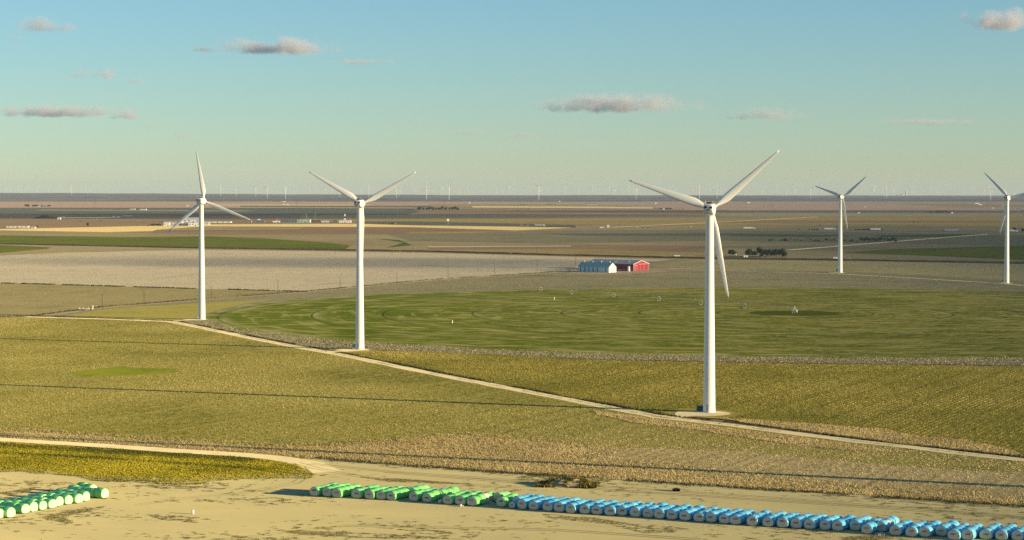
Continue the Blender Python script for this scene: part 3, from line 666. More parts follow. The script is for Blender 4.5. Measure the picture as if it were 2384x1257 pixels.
def bale_proto(col, w, h, L, sd):
    wr = wrap_mesh(w, h, L, M['wrap'+col], sd); co = core_mesh(w, h, L, M['cotton'], sd+50); return wr, co
BP = {c: [bale_proto(c, w, h, 2.42, i) for i, (w, h) in enumerate(((2.70, 2.42), (2.6, 2.48), (2.80, 2.34), (2.66, 2.44)))] for c in ('green', 'blue')}
BP['small'] = [bale_proto('blue', 1.82, 1.62, 2.42, 9)]
BP['smallg'] = [bale_proto('green', 1.05, 1.0, 1.5, 19)]
def text_mesh(s, size, mat):
    cu = bpy.data.curves.new('number', 'FONT'); cu.body = s; cu.size = size; cu.align_x = 'CENTER'; cu.align_y = 'CENTER'; cu.extrude = .004; cu.offset = .012; cu.resolution_u = 2
    ob = bpy.data.objects.new('number', cu); COL.objects.link(ob)
    me = bpy.data.meshes.new_from_object(ob.evaluated_get(bpy.context.evaluated_depsgraph_get())); bpy.data.objects.remove(ob); bpy.data.curves.remove(cu)
    me.materials.clear(); me.materials.append(mat); me.name = 'painted_number'; return me
def bale(kind, k, loc, rz, label, group, number=None, mark='markdark', roll=0., core_only=False, h=2.3, sc_=1.):
    r = empty('cotton_module', loc, rz, label, 'cotton module', group)
    r.scale = (sc_*random.uniform(.96, 1.05), 1., sc_*random.uniform(.94, 1.04))
    wr, co = BP[kind][k % len(BP[kind])]
    c = link(bpy.data.objects.new('cotton_core', co), r)
    if not core_only: link(bpy.data.objects.new('plastic_wrap', wr), r)
    if number:
        t = link(bpy.data.objects.new('painted_number', text_mesh(number, .62, M[mark])), r)
        t.location = (random.uniform(-.2, .2), -.085, 1.28 + random.uniform(-.1, .25)); t.rotation_euler = (math.pi/2, random.uniform(-.1, .1), 0)
        if kind == 'small': t.location.z = .85; t.scale = (.7,)*3
    return r
AX = R(-26.5)                                    # row axis: 26.5 degrees right of straight ahead
def rowdirv(rz): return Vector((-math.sin(rz), math.cos(rz), 0))
PITCHB = 2.5
POS = {1: 'second', 2: 'third', 3: 'fourth'}
def row(px, py, n, col, number, mark, rz, grp, head, sd, pitch=PITCHB, first='', torn=None):
    p = G(px, py); d = rowdirv(rz); s = Vector((d.y, -d.x, 0))
    for k in range(n):
        kind = col
        if first == 'small' and k == 0: kind = 'small'
        q = p + d*(k*(pitch+random.uniform(-.02, .05))) + s*random.uniform(-.12, .12)
        lab = f'{col} round cotton module at the front of {head}' if k == 0 else f'{col} round cotton module, {POS[k]} from front in {head}'
        if k and k == n-1: lab = f'{col} round cotton module at the rear of {head}'
        if torn == k: lab = f'torn {col} round cotton module, white cotton exposed, in {head}'
        bale(kind, sd*3+k*5+int(px), (q.x, q.y, ZLOT), rz + R(random.uniform(-1.6, 1.6)), lab, grp, number if k == 0 else None, mark, core_only=(torn == k))
GR = [(731.7,1157,4),(760,1158,4),(783.4,1160.6,4),(829.6,1162,4),(859,1164,4),(885.5,1165,4),(910.7,1166.7,4),(957,1158.5,3),(963,1169,4),(993.6,1171,4),(1025,1165,3),(1041.7,1176,4),(1070.6,1178,4),(1099,1180,4),(1157.5,1171,2),(1166.7,1182,3)]
no = 1638; skip = {957: 1, 1025: 1, 1157.5: 1}
for i, (px, py, n) in enumerate(GR):
    if px in skip:
        pv = GR[i-1][0]
        row(px, py, n, 'green', None, 'markdark', AX, 'green modules in the middle row', 'the set-back row right of row %d' % (no-1), i)
    else:
        row(px, py, n, 'green', str(no), 'markfaint' if i % 3 else 'markdark', AX, 'green modules in the middle row', 'the row headed by number %d' % no, i, torn=2 if px == 1099 else None)
        no += 1
p = G(1023.4, 1173.5)
bale('smallg', 0, (p.x, p.y, ZLOT), AX, 'small slim green roll standing in front of the set-back green row', 'green modules in the middle row')
BL = [(1192,1185),(1214.5,1187.4),(1241.7,1189.5),(1275,1192),(1301,1194),(1328.6,1197),(1361,1198.5),(1389,1200),(1420,1202.5),(1448,1203),(1478,1205.6),(1507.4,1207),(1535,1210),(1563.5,1211.5),(1594.5,1214.3),(1627.5,1217),(1655.6,1218.5),(1686,1221.5),(1712.6,1223.5),(1751,1226.6),(1787.5,1228.6),(1820,1230.6),(1853,1232),(1884,1234),(1919.4,1236),(1950.6,1238.6),(1989.5,1237.6),(2016.5,1245),(2049,1240.5),(2084.5,1249),(2122,1252),(2152,1252.4),(2192,1250.6),(2219.6,1259),(2251.6,1259.5),(2295,1257.7),(2331.7,1260),(2368,1261),(2406,1264)]
for i, (px, py) in enumerate(BL):
    n_ = 1651+i
    mk = 'markred' if i < 3 or i > 27 else ('markfaint' if i in (5, 10, 11, 12, 27) else 'markdark')
    row(px, py, 4, 'blue', str(n_), mk, AX, 'blue modules in the long row', 'the row headed by number %d' % n_, 40+i, first='small' if i == 0 else '', torn=1 if n_ == 1679 else None)
LB = [(218,1150,2),(244.6,1161.5,4),(198,1156,2),(202,1168.6,4),(185,1173,4),(160.5,1176,4),(139.5,1180,4),(123.8,1184.7,4),(101.7,1189,4),(80.5,1193,4),(60.4,1197,4),(24,1191,3),(26.8,1206.8,4),(-1,1209.5,4),(-22,1216,4),(-46,1221,4)]
for i, (px, py, n) in enumerate(LB):
    row(px, py, n, 'green', None, 'markfaint', R(57), 'green modules in the left stack', '%s row from right of left stack' % ordn(i), 90+i)
def cotton_spill(px, py, r, n, lab):
    p = G(px, py); m = MB(); rg = random.Random(int(px))
    for k in range(n):
        a = rg.uniform(0, 6.28); d = r*abs(rg.gauss(0, .5)); s = rg.uniform(.10, .34)*(1.4-min(1, d/r))
        c = Vector((d*math.cos(a), d*math.sin(a), s*.5)); V = []
        for z in (-.5, .1, .6):
            for i in range(5):
                t = i*1.2566 + rg.uniform(-.3, .3); w = s*(1-.5*abs(z))*rg.uniform(.7, 1.1)
                V.append((c.x+w*math.cos(t), c.y+w*math.sin(t), max(0, c.z+z*s)))
        m.loft([V[0:5], V[5:10], V[10:15]])
    o = m.obj('cotton_spill', M['cotton'], None, True); o.location = (p.x, p.y, ZLOT); tag(o, lab, 'loose cotton', 'loose cotton on the yard')
cotton_spill(2051, 1246, 1.9, 90, 'heap of loose white cotton spilled in front of the torn blue module')
cotton_spill(1137, 1172, 2.0, 60, 'loose white cotton scattered beside the wrinkled green row')
cotton_spill(1072, 1180, .8, 14, 'few white cotton scraps in front of the green modules')
# ------------------------------------------------------------------ barns
def gable_building(name, p, rz, L, W, eave, ridge, wallm, roofm, trimm, label, cat, over=.4, group=None):
    """long axis along local X; near long side faces local -Y, right gable faces local +X"""
    r = empty(name, (p.x, p.y, .15), rz, label, cat, group)
    m = MB(); x, y = L/2, W/2
    V = [(-x,-y,0),(x,-y,0),(x,y,0),(-x,y,0),(-x,-y,eave),(x,-y,eave),(x,y,eave),(-x,y,eave),(-x,0,ridge),(x,0,ridge)]
    m.add(V, [(0,1,5,4),(2,3,7,6),(1,2,6,9,5),(3,0,4,8,7)])
    m.obj('wall', wallm, r)
    rf = MB(); sl = (ridge-eave)/y; e = over
    for sgn in (-1, 1):
        a = (-x-e, sgn*(y+e), eave-sl*e+.12); b = (x+e, sgn*(y+e), eave-sl*e+.12); c = (x+e, 0, ridge+.12); d = (-x-e, 0, ridge+.12)
        up = [(q[0], q[1], q[2]+.14) for q in (a, b, c, d)]
        V = [a, b, c, d]+up
        Fc = [(3,2,1,0),(4,5,6,7),(0,1,5,4),(1,2,6,5),(2,3,7,6),(3,0,4,7)]
        if sgn > 0: Fc = [tuple(reversed(f)) for f in Fc]
        rf.add(V, Fc)
    ro = rf.obj('roof', roofm, r)
    return r, ro
b45 = R(-43.5)
c0 = (G(1347, 631.2)+G(1416.7, 634.2))/2; ax = Vector((math.cos(b45), math.sin(b45), 0)); ay = Vector((-math.sin(b45), math.cos(b45), 0))
W1, L1 = 10.4, 38.
bc = c0 + ay*(W1/2)
br, ro = gable_building('barn', bc, b45, L1, W1, 4.0, 8.0, M['bluewall'], M['blueroof'], M['white'], 'long pale blue barn with blue grey roof and sunlit cream gable', 'barn')
for i in range(7):
    if i == 5: continue
    m = MB(); x = -L1/2+3+i*5.2; m.box((x, -W1/2-.04, 1.9), (1.0, .08, 3.0)); m.obj('door', M['door'], br)
for i in range(7):
    m = MB(); x = -L1/2+3.2+i*5.3; m.tube((x, 0, 8.1), (x, 0, 9.0), .3, .3, 10); m.tube((x, 0, 9.0), (x, 0, 9.35), .55, .2, 10); m.obj('roof_vent', M['rust'] if i % 2 else M['white'], ro)
m = MB(); m.add([(L1/2+.03,-W1/2,0),(L1/2+.03,W1/2,0),(L1/2+.03,W1/2,4.0),(L1/2+.03,0,8.0),(L1/2+.03,-W1/2,4.0)], [(0,1,2,3,4)]); m.obj('gable_cladding', M['cream'], br)
m = MB(); m.box((L1/2+.1, 0, 2.0), (.1, 3.6, 4.0)); m.obj('sliding_door', M['offwhite'], br)
W2, L2 = 22., 58.
p2 = G(1474.5, 630.3)                            # near corner, where the long side meets the gable
bc2 = p2 - ax*(L2/2) + ay*(W2/2)
rb, ro2 = gable_building('barn', bc2, b45, L2, W2, 5.6, 8.8, M['red'], M['greyroof'], M['redtrim'], 'large red barn with grey metal roof and white trimmed gable', 'barn', .8)
g = L2/2
m = MB()
for y0, y1, z0, z1 in ((-W2/2,-W2/2+.35,0,5.6),(W2/2-.35,W2/2,0,5.6),(-1.2,-.95,0,5.3),(4.2,4.45,0,5.3),(-9.4,-9.15,0,4.4),(-7.6,-7.35,0,4.4),(-6.0,-5.75,0,4.4)):
    m.box((g+.12, (y0+y1)/2, (z0+z1)/2), (.16, y1-y0, z1-z0))
m.box((g+.12, 3.2, 5.45), (.16, 14.5, .35)); m.box((g+.12, -7.8, 4.55), (.16, 4.6, .35))
m.obj('white_trim', M['redtrim'], rb)
for sg in (-1, 1):
    m = MB(); m.add([(g+.86, sg*(W2/2+.8), 5.0), (g+.86, 0, 8.25), (g+.86, 0, 9.1), (g+.86, sg*(W2/2+.8), 5.85)], [(0,1,2,3)]); m.obj('barge_board', M['redtrim'], ro2)
for a_ in (-8.3, 1.6): 
    m = MB(); m.box((g+.06, a_, 2.1), (.1, 3.0 if a_ < 0 else 4.6, 4.2)); m.obj('barn_door', M['red'], rb)
for xx in (-16, 2, 18):
    m = MB(); m.box((xx, -5.5, 7.5), (2.4, 3.2, .1)); 
    for v_ in range(len(m.v)): q = m.v[v_]; m.v[v_] = (q[0], q[1], 8.8 + q[1]*(8.8-5.6)/11*1.0 + .32 + (q[2]-7.5))
    m.obj('skylight', M['offwhite'], ro2)
pt = G(1471, 630.5); t = empty('storage_tank', (pt.x-3, pt.y-2, .2), 0, 'white upright storage tank at the corner of the red barn', 'tank')
m = MB(); m.tube((0,0,0), (0,0,3.2), 1.2, 1.2, 16); m.tube((0,0,3.2), (0,0,3.8), 1.2, .3, 16); m.obj('tank_body', M['white'], t)
m = MB(); m.tube((0,0,3.75), (0,0,4.05), .3, .3, 10); m.obj('lid', M['grey_metal'], t)
# cattle pen left of the blue barn
pp = G(1333, 629.5); t = empty('cattle_pen', (pp.x, pp.y, .2), b45, 'grey pipe cattle pens left of the pale blue barn', 'pen')
m = MB(); rl = MB()
for i in range(9):
    for j in range(4): m.tube((-8+2*i, -4+2.6*j, 0), (-8+2*i, -4+2.6*j, 1.8), .07, .07, 6)
for j in range(4):
    for z in (.5, 1.0, 1.7): rl.box((0, -4+2.6*j, z), (16, .07, .09))
m.obj('pen_post', M['rust'], t)['kind'] = 'stuff'; rl.obj('rail', M['grey_metal'], t)
m = MB(); m.box((1, 0, 2.5), (9, 5, .15)); m.obj('shade_roof', M['greyroof'], t)
# ------------------------------------------------------------------ poles
def pole_mesh():
    a = MB(); a.tube((0,0,0), (0,0,1), .016, .010, 8)
    return a
PM = {}
def utility_pole(px, by, ty, label, group, arm=True):
    p = G(px, by); D = p.y; h = (by-ty)*D/F*1.0
    r = empty('utility_pole', (p.x, p.y, .1), R(25), label, 'utility pole', group)
    m = MB(); m.tube((0,0,0), (0,0,h), .19, .12, 8); m.obj('pole', M['wood'], r)
    if arm:
        m = MB(); m.box((0, .16, h-.6), (1.9, .12, .14)); ca = m.obj('crossarm', M['wood'], r)
        for x in (-.85, -.3, .3, .85):
            m = MB(); m.tube((x, .16, h-.53), (x, .16, h-.28), .05, .04, 6); m.obj('insulator', M['offwhite'], ca)
    return r, p, h
NP = [(238.4,719,681.6),(335.6,710,675.7),(491.8,695,665),(647,684,652),(792,671,642.6),(924,660,632),(1043,648,621),(1151.6,639,613),(1250.5,630,605),(1340,620.5,598)]
tops = []
for i, (px, by, ty) in enumerate(NP):
    r, p, h = utility_pole(px, by, ty, f'thin utility pole along the brown track, {ordn(i)} from left', 'utility poles along the brown track'); tops.append((p, h))
def transf(px, by, ty):
    p = G(px, by); D = p.y; h = (by-ty)*D/F
    return p, h
for i, (px, by, ty) in enumerate([(1387,612,597),(1394.5,612,597),(1401.5,613,598),(1410,614,598),(1470,612,599),(1519,622,612)]):
    utility_pole(px, by+5, ty, f'utility pole standing among the barns, {ordn(i)} from the left', 'utility poles at the barns', arm=(i % 2 == 0))
RP = [(1105,588,567),(1250,594,572),(1401,598,575),(1555,605,573),(1623,603,574),(1690,604,580),(962,585,566),(772,580,562),(320,571,556),(149,567,552),(1985,606,566+22),(2228,613,590),(1938,585,569),(1788,540,527),(2170,540,526),(2300,545,520)]
for i, (px, by, ty) in enumerate(sorted(RP)):
    utility_pole(px, by, ty, f'distant thin utility pole by the railway bank, {ordn(i)} from left', 'utility poles along the railway bank')
# wires of the near pole line
m = MB()
for (p, h), (q, g_) in zip(tops[:-1], tops[1:]):
    for e in (-.85, .85):
        o_ = Vector((e*math.cos(R(25)), e*math.sin(R(25)), 0)); n = 8; pr = None
        for k in range(n+1):
            t = k/n; c = p.lerp(q, t) + o_ + Vector((0, 0, (h-.2)*(1-t) + (g_-.2)*t - 4*1.2*t*(1-t)+.1))
            if pr is not None: m.tube(pr, c, .012, .012, 4, False)
            pr = c
o = m.obj('power_line', M['vent_dark']); tag(o, 'thin power lines strung between the poles of the brown track', 'power line')
# tall lattice pylons far away
def pylon_mesh(h):
    m = MB(); b = h*.10
    for sx in (-1, 1):
        for sy in (-1, 1): m.tube((sx*b, sy*b, 0), (sx*b*.15, sy*b*.15, h), .16, .12, 4)
    for k in range(8):
        z0, z1 = h*k/8, h*(k+1)/8; w0, w1 = b*(1-.85*k/8), b*(1-.85*(k+1)/8)
        for s in (-1, 1):
            m.tube((-w0, s*w0, z0), (w1, s*w1, z1), .09, .09, 4); m.tube((w0, s*w0, z0), (-w1, s*w1, z1), .09, .09, 4)
            m.tube((s*w0, -w0, z0), (s*w1, w1, z1), .09, .09, 4)
    c = MB()
    for z, w in ((.72, .2), (.84, .17), (.95, .14)): c.box((0, 0, h*z), (h*w*2, .5, .5))
    return m.mesh('lattice_mast', M['rust']), c.mesh('crossarm', M['rust'])
pym = pylon_mesh(40.)
for i, px in enumerate((222, 691, 1033, 1797, 2219)):
    p = G(px, 488); r = empty('transmission_pylon', (p.x, p.y, 0), R(20), f'faint tall lattice pylon, {ordn(i)} from left', 'pylon', 'far lattice pylons')
    link(bpy.data.objects.new('lattice_mast', pym[0]), r); link(bpy.data.objects.new('crossarm', pym[1]), r)
# ------------------------------------------------------------------ centre pivot irrigation machine
root = empty('irrigation_pivot', (PC.x, PC.y, .2), 0, 'long centre pivot irrigation machine of pipe spans on A frame towers across green circle', 'irrigation machine')
aim = [(1734,718),(1632,710),(1534,701),(1429,691.6),(1331,685),(1259,678)]
pts = [Vector((0, 0, 0))]+[G(*q)-PC for q in aim]
m = MB()
for sx, sy in ((-1,-1),(1,-1),(1,1),(-1,1)): m.tube((sx*1.6, sy*1.6, 0), (sx*.3, sy*.3, 4.0), .09, .07, 6)
for z in (1.2, 2.4): m.box((0, 0, z), (2.6-1.0*z/2, 2.6-1.0*z/2, .1))
m.tube((0,0,0), (0,0,4.6), .13, .13, 8); m.obj('centre_tower', M['grey_metal'], root)
m = MB(); m.box((1.2, -.8, 1.5), (.9, .5, 1.3)); m.obj('control_box', M['white'], root)
for a, b in zip(pts[:-1], pts[1:]):
    m = MB(); n = 8; prev = None; d = (b-a); nrm = Vector((-d.y, d.x, 0)).normalized()
    for k in range(n+1):
        t = k/n; bow = 4*.6*t*(1-t); c = a.lerp(b, t)+Vector((0, 0, 3.7+bow)); l = a.lerp(b, t)+nrm*.8+Vector((0, 0, 3.7+bow-1.4*4*t*(1-t))); r_ = a.lerp(b, t)-nrm*.8+Vector((0, 0, 3.7+bow-1.4*4*t*(1-t)))
        if prev:
            m.tube(prev[0], c, .10, .10, 6, False); m.tube(prev[1], l, .03, .03, 4, False); m.tube(prev[2], r_, .03, .03, 4, False)
            m.tube(c, l, .025, .025, 4, False); m.tube(c, r_, .025, .025, 4, False)
        prev = (c, l, r_)
    m.obj('pipe_span', M['grey_metal'], root)
    dn = d.normalized(); m = MB()
    for s in (-1, 1): m.tube(b+nrm*s*2.1+Vector((0,0,.6)), b+Vector((0,0,3.8)), .05, .05, 6)
    m.tube(b+nrm*2.1+Vector((0,0,.6)), b-nrm*2.1+Vector((0,0,.6)), .09, .09, 6); tw = m.obj('drive_tower', M['grey_metal'], root)
    for s in (-1, 1):
        m = MB(); c = b+nrm*s*2.1+Vector((0,0,.6)); m.tube(c-dn*.18, c+dn*.15, .5, .5, 14); m.obj('wheel', M['tyre'], tw)
for px, py, lab in ((1053,752,'small white standpipe marker alone in the green circle'), (1290.5,697,'small white marker post near the far edge of the green circle')):
    p = G(px, py); o = empty('marker_post', (p.x, p.y, .15), 0, lab, 'post', 'white markers in the green circle')
    m = MB(); m.tube((0,0,0), (0,0,1.7), .28, .28, 10); m.obj('post', M['white'], o); m = MB(); m.tube((0,0,1.7), (0,0,1.85), .34, .2, 10); m.obj('cap', M['grey_metal'], o)
p = G(449, 1198); o = empty('water_barrel', (p.x, p.y, ZLOT), 0, 'small white barrel alone on the sandy yard', 'barrel')
m = MB(); m.loft([[(r_*math.cos(i*.3927), r_*math.sin(i*.3927), z) for i in range(16)] for r_, z in ((.25,0),(.29,.05),(.29,.3),(.31,.33),(.29,.36),(.29,.62),(.31,.65),(.29,.68),(.29,.95),(.25,1.0))]); autosmooth(m.obj('barrel_body', M['white'], o))
m = MB(); m.tube((.1,0,1.0), (.1,0,1.06), .07, .07, 8); m.obj('bung', M['grey_metal'], o)
# farm implement by the brown track
p = G(200, 722); o = empty('flatbed_trailer', (p.x, p.y, .2), R(10), 'pale yellow implement trailer beside the brown track at left', 'trailer')
m = MB(); m.box((0,0,1.0), (9.5,2.4,.25)); m.obj('deck', M['cream'], o)
m = MB()
for x in (-4,-1.5,1.5,4): m.box((x,0,1.5), (.2,2.3,.9))
m.box((4.4,0,2.2), (.5,1.4,2.2)); m.obj('rack', M['cream'], o)
for x in (-2.5,-1.2,3):
    m = MB(); m.tube((x,-1.25,.5), (x,1.25,.5), .5, .5, 12); m.obj('wheel', M['tyre'], o)
# ------------------------------------------------------------------ trees
def crown_mesh(name, blobs, n, leaf, mat, sd):
    rg = np.random.default_rng(sd); per = np.array([b[3]**3*b[4] for b in blobs]); per = np.maximum(8, (n*per/per.sum()).astype(int))
    C = []; Tn = []
    for (x, y, z, r, e), k in zip(blobs, per):
        d = rg.normal(size=(k, 3)); d /= np.linalg.norm(d, axis=1)[:, None]; q = d*(rg.random(k)**.45)[:, None]*r*np.array([1, 1, e])
        C.append(q+np.array([x, y, z])); Tn.append(np.clip(.5+rg.normal(0, .25, k)+rg.uniform(-.18, .18), 0, 1))
    C = np.concatenate(C); tn = np.concatenate(Tn); k = len(C)
    u = rg.normal(size=(k, 3)); u /= np.linalg.norm(u, axis=1)[:, None]; v = np.cross(u, rg.normal(size=(k, 3))); v /= np.linalg.norm(v, axis=1)[:, None]
    s = leaf*rg.uniform(.6, 1.4, (k, 1))
    V = np.stack([C-u*s-v*s*.6, C+u*s-v*s*.5, C+u*s*.3+v*s, C-u*s*.8+v*s*.7], 1).reshape(-1, 3)
    V[:, 2] = np.maximum(V[:, 2], .01)
    b = np.arange(k)*4; T = np.concatenate([np.stack([b, b+1, b+2], 1), np.stack([b, b+2, b+3], 1)])
    return mesh_tri(name, V, T, mat, np.repeat(tn, 4))
FOL = tinted('dark evergreen foliage', (.018, .03, .012), (.04, .058, .02), (.085, .10, .035))
FOLG = tinted('willow green foliage', (.05, .075, .03), (.09, .12, .05), (.15, .17, .08))
FOLB = tinted('bare brown twigs', (.05, .035, .025), (.09, .065, .045), (.14, .11, .08))
def tree_kind(kind, sd):
    rg = random.Random(sd)
    if kind == 'round': bl = [(0,0,.62,.34,1.)]+[(rg.uniform(-.28,.28), rg.uniform(-.28,.28), rg.uniform(.35,.8), rg.uniform(.14,.24), .9) for _ in range(7)]
    elif kind == 'wide': bl = [(0,0,.5,.42,.7)]+[(rg.uniform(-.5,.5), rg.uniform(-.4,.4), rg.uniform(.28,.75), rg.uniform(.16,.28), .85) for _ in range(9)]
    elif kind == 'bush': bl = [(rg.uniform(-.5,.5), rg.uniform(-.4,.4), rg.uniform(.2,.6), rg.uniform(.2,.34), .9) for _ in range(8)]
    else: bl = [(rg.uniform(-.3,.3), rg.uniform(-.3,.3), rg.uniform(.45,.85), rg.uniform(.12,.22), 1.) for _ in range(8)]
    return bl
def trunk_mesh(sd):
    rg = random.Random(sd); m = MB(); m.tube((0,0,0), (.01,.01,.42), .04, .022, 7)
    for k in range(4):
        a = k*1.6+rg.uniform(-.4,.4); m.tube((.01,.01,.28+.04*k), (.28*math.cos(a), .28*math.sin(a), .55+.06*k), .016, .006, 5)
    return m.mesh('trunk', M['bark'])
TK = {}
for kd, mat, n in (('round', FOL, 420), ('wide', FOL, 520), ('bush', FOL, 320), ('willow', FOLG, 460), ('bare', FOLB, 150)):
    TK[kd] = [(crown_mesh('crown', tree_kind('wide' if kd == 'willow' else kd, 10*len(kd)+v), n, .055 if kd != 'bare' else .04, mat, v+3*len(kd)), trunk_mesh(v)) for v in range(4)]
TI = [0]
def tree(px, by, hpx, kind, label, group, wf=1., cat='tree', name='tree'):
    p = G(px, by); s = hpx*p.y/F; TI[0] += 1
    r = empty(name, (p.x, p.y, .05), random.uniform(0, 6.28), label, cat, group); r.scale = (s*wf, s*wf, s)
    cr, tr = TK[kind][TI[0] % 4]
    link(bpy.data.objects.new('crown', cr), r); link(bpy.data.objects.new('trunk', tr), r)
    return r
# farmstead grove right of the nearest turbine
for i, (x, b, h, k, w) in enumerate([(1699,597,15,'round',.9),(1706,598,17,'round',1.),(1711,597,13,'wide',.8),(1738,599,16,'round',.9),(1745,600,21,'round',1.),(1751,599,17,'wide',.8),(1758,599,15,'round',1.),(1767,598,25,'round',.75),(1775,599,19,'round',.9),(1783,599,18,'round',1.),(1792,600,20,'wide',.8),(1800,599,21,'wide',.85),(1808,600,20,'round',1.),(1815,599,21,'wide',.8),(1822,600,22,'round',.95),(1827,601,17,'wide',.7)]):
    tree(x, b, h, k, f'dark round tree of the farmstead grove, {ordn(i)} from left', 'farmstead grove trees', w)
# brush line behind the farmstead turbine
for i in range(34):
    x = 1795+i*9.2+random.uniform(-3, 3); big = 2005 < x < 2085
    tree(x, 561.5+random.uniform(-1.5, 1.5)+(x-1795)*.006, random.uniform(10, 15) if big else random.uniform(3.5, 8.5), 'willow' if big and i % 3 else ('bare' if i % 4 == 1 else 'bush'), f'shrub of the brush line behind the farmstead turbine, {ordn(i)} from left', 'brush line shrubs', 1.1, 'shrub' , 'shrub')
# long far grove
gx = [946,952,958,964,971,978,986,993,1000,1007,1014,1022,1030,1038,1046,1053,1060,1065]
for i, x in enumerate(gx):
    tree(x, 491, 3.5+ (5.5+2.*math.sin(i*1.7) if i > 4 else .3*i), 'wide' if i % 2 else 'round', f'dark tree of the long far grove, {ordn(i)} from left', 'long far grove trees', .95)
for i, x in enumerate((1076,1081,1090,1098,1108,1122,1150,1175,1206,1230)):
    tree(x, 490, random.uniform(1.8, 3.), 'bush', f'tiny bush right of the long far grove, {ordn(i)} from left', 'tiny far bushes', 1.2, 'bush', 'bush')
for i, x in enumerate((61,66,77,82,88,98,104,112,116)):
    tree(x, 483, (8,7.5,6,7,6.5,5.5,4.5,6,6)[i], 'wide', f'dark tree by the upper left white farmhouse, {ordn(i)} from left', 'upper left farmhouse trees', .8)
for i, x in enumerate((83,89,95,98,103,108,113,119,125,131,136)):
    tree(x, 510.5, (5,6,7,10,11,10.5,7,6.5,6,5.5,4.5)[i], 'wide', f'dark tree of the dense left grove, {ordn(i)} from left', 'left dense grove trees', 1.)
tree(204.5, 529, 10, 'round', 'solitary dark round tree at the tip of the golden field', 'solitary trees', .9)
tree(87, 531, 6, 'wide', 'dark tree at the right end of the long white shed at far left', 'solitary trees', .8)
tree(2127, 521, 7, 'bare', 'bare brown tree alone on the olive plain at right', 'solitary trees', .9)
tree(2362, 541, 11, 'round', 'dark round tree behind the white truck at the right edge', 'solitary trees', .9)
tree(2381, 542, 10, 'round', 'dark round tree cut by the right picture edge', 'solitary trees', 1.)
for i, x in enumerate((2158,2166,2172,2180,2184,2190,2197,2203,2208,2213)):
    tree(x, 497.5, (3,6.5,4.5,6,7.5,6.5,6.5,6,5,4)[i], 'wide', f'dark tree of the right far grove, {ordn(i)} from left', 'right far grove trees', .95)
for i, x in enumerate((1536,1541,1549,1554,1558,1562)):
    tree(x, 489, (5,4,4.5,5.5,5,5)[i], 'wide', f'tiny dark tree left of the nearest nacelle, {ordn(i)} from left', 'nacelle far trees', .8)
for i, (x, y) in enumerate(sorted(((1213,479),(1219,479),(1228,478.5),(1273,478),(1279,478),(1285,478),(1292,478.5),(1365,475),(1372,476),(1384,476.5),(1523,474),(1527,474),(1590,489),(1778,485.5),(2000,496),(2004,496),(2367,487),(2373,487),(2379,492),(2383,492),(700,487),(682,488),(715,487.5),(730,487),(750,487),(775,487),(790,487.5),(672,487.5),(660,487.5),(232,503),(188,517),(235,516)))):
    tree(x, y, random.uniform(2., 3.4), 'bush', f'tiny far bush scattered on the plain, {ordn(i)} from left', 'scattered far bushes', 1.3, 'bush', 'bush')
# scrub on the railway bank
def bank():
    P = [G(*q) for q in [(-400,558),(0,569.5),(450,579),(1000,587.5),(1330,596.5),(1570,602),(1640,603.5),(2000,608),(2384,615),(2800,622)]]
    Q = []
    for a, b in zip(P[:-1], P[1:]):
        k = max(2, int((b-a).length/12))
        Q += [a.lerp(b, j/k) for j in range(k)]
    rg = random.Random(5); V = []; Fc = []
    for i, p in enumerate(Q):
        d = (Q[min(i+1, len(Q)-1)]-Q[max(0, i-1)]).normalized(); n = Vector((-d.y, d.x, 0))
        for o_, z in ((-9, .0), (-5, .7), (-2.2, 1.5), (2.2, 1.5), (5, .6), (9, 0)):
            q = p+n*(o_+rg.uniform(-.6, .6)); V.append((q.x, q.y, .25+z*(1+rg.uniform(-.25, .25)) if z else .05))
    for i in range(len(Q)-1):
        for k in range(5): a = i*6+k; Fc.append((a, a+6, a+7, a+1))
    Fc = [tuple(reversed(f)) for f in Fc] if True else Fc
    o = link(bpy.data.objects.new('embankment', mesh_np('embankment', V, Fc, FM['shrub'], True))); o['kind'] = 'structure'
    C = []; tn = []; S = []
    for p in Q:
        for _ in range(9):
            C.append((p.x+rg.uniform(-10, 10), p.y+rg.gauss(-3, 6), 0)); S.append(rg.uniform(.5, 2.2)*rg.choice((.4, .7, 1))); tn.append(rg.random())
    return np.array(C), np.array(S), np.array(tn)
def tufts(C, S, H, tn, nb, sd, spread=1., lean=.25, splay=.55):
    """small plants: nb splayed leaf triangles each; C centres, S half widths, H heights"""
    rg = np.random.default_rng(sd); k = len(C); C = np.repeat(C, nb, 0); S = np.repeat(S, nb); H = np.repeat(H, nb); tn = np.repeat(tn, nb)
    n = len(C); a = rg.random(n)*6.283; rr = S*rg.random(n)*spread
    B = C + np.stack([rr*np.cos(a), rr*np.sin(a), np.zeros(n)], 1)
    t = rg.random(n)*6.283; w = S*rg.uniform(.35, .8, n)*splay
    dx = np.stack([np.cos(t)*w, np.sin(t)*w, np.zeros(n)], 1)
    ap = B + np.stack([np.cos(a)*S*lean*rg.uniform(0, 2, n), np.sin(a)*S*lean*rg.uniform(0, 2, n), H*rg.uniform(.6, 1.15, n)], 1)
    V = np.stack([B-dx, B+dx, ap], 1).reshape(-1, 3); T = np.arange(n*3).reshape(-1, 3)
    return V, T, np.repeat(np.clip(tn+rg.normal(0, .12, n), 0, 1), 3)
def stuff(name, label, cat, data, mat):
    V, T, t = data; o = link(bpy.data.objects.new(name, mesh_tri(name, V, T, mat, t))); tag(o, label, cat, None, 'stuff'); return o
C_, S_, tn_ = bank()
stuff('scrub', 'dark weedy scrub growing along the railway bank', 'scrub', tufts(C_, S_, S_*.9, tn_, 9, 3), tinted('bank scrub', (.045, .035, .02), (.085, .065, .035), (.17, .13, .07)))
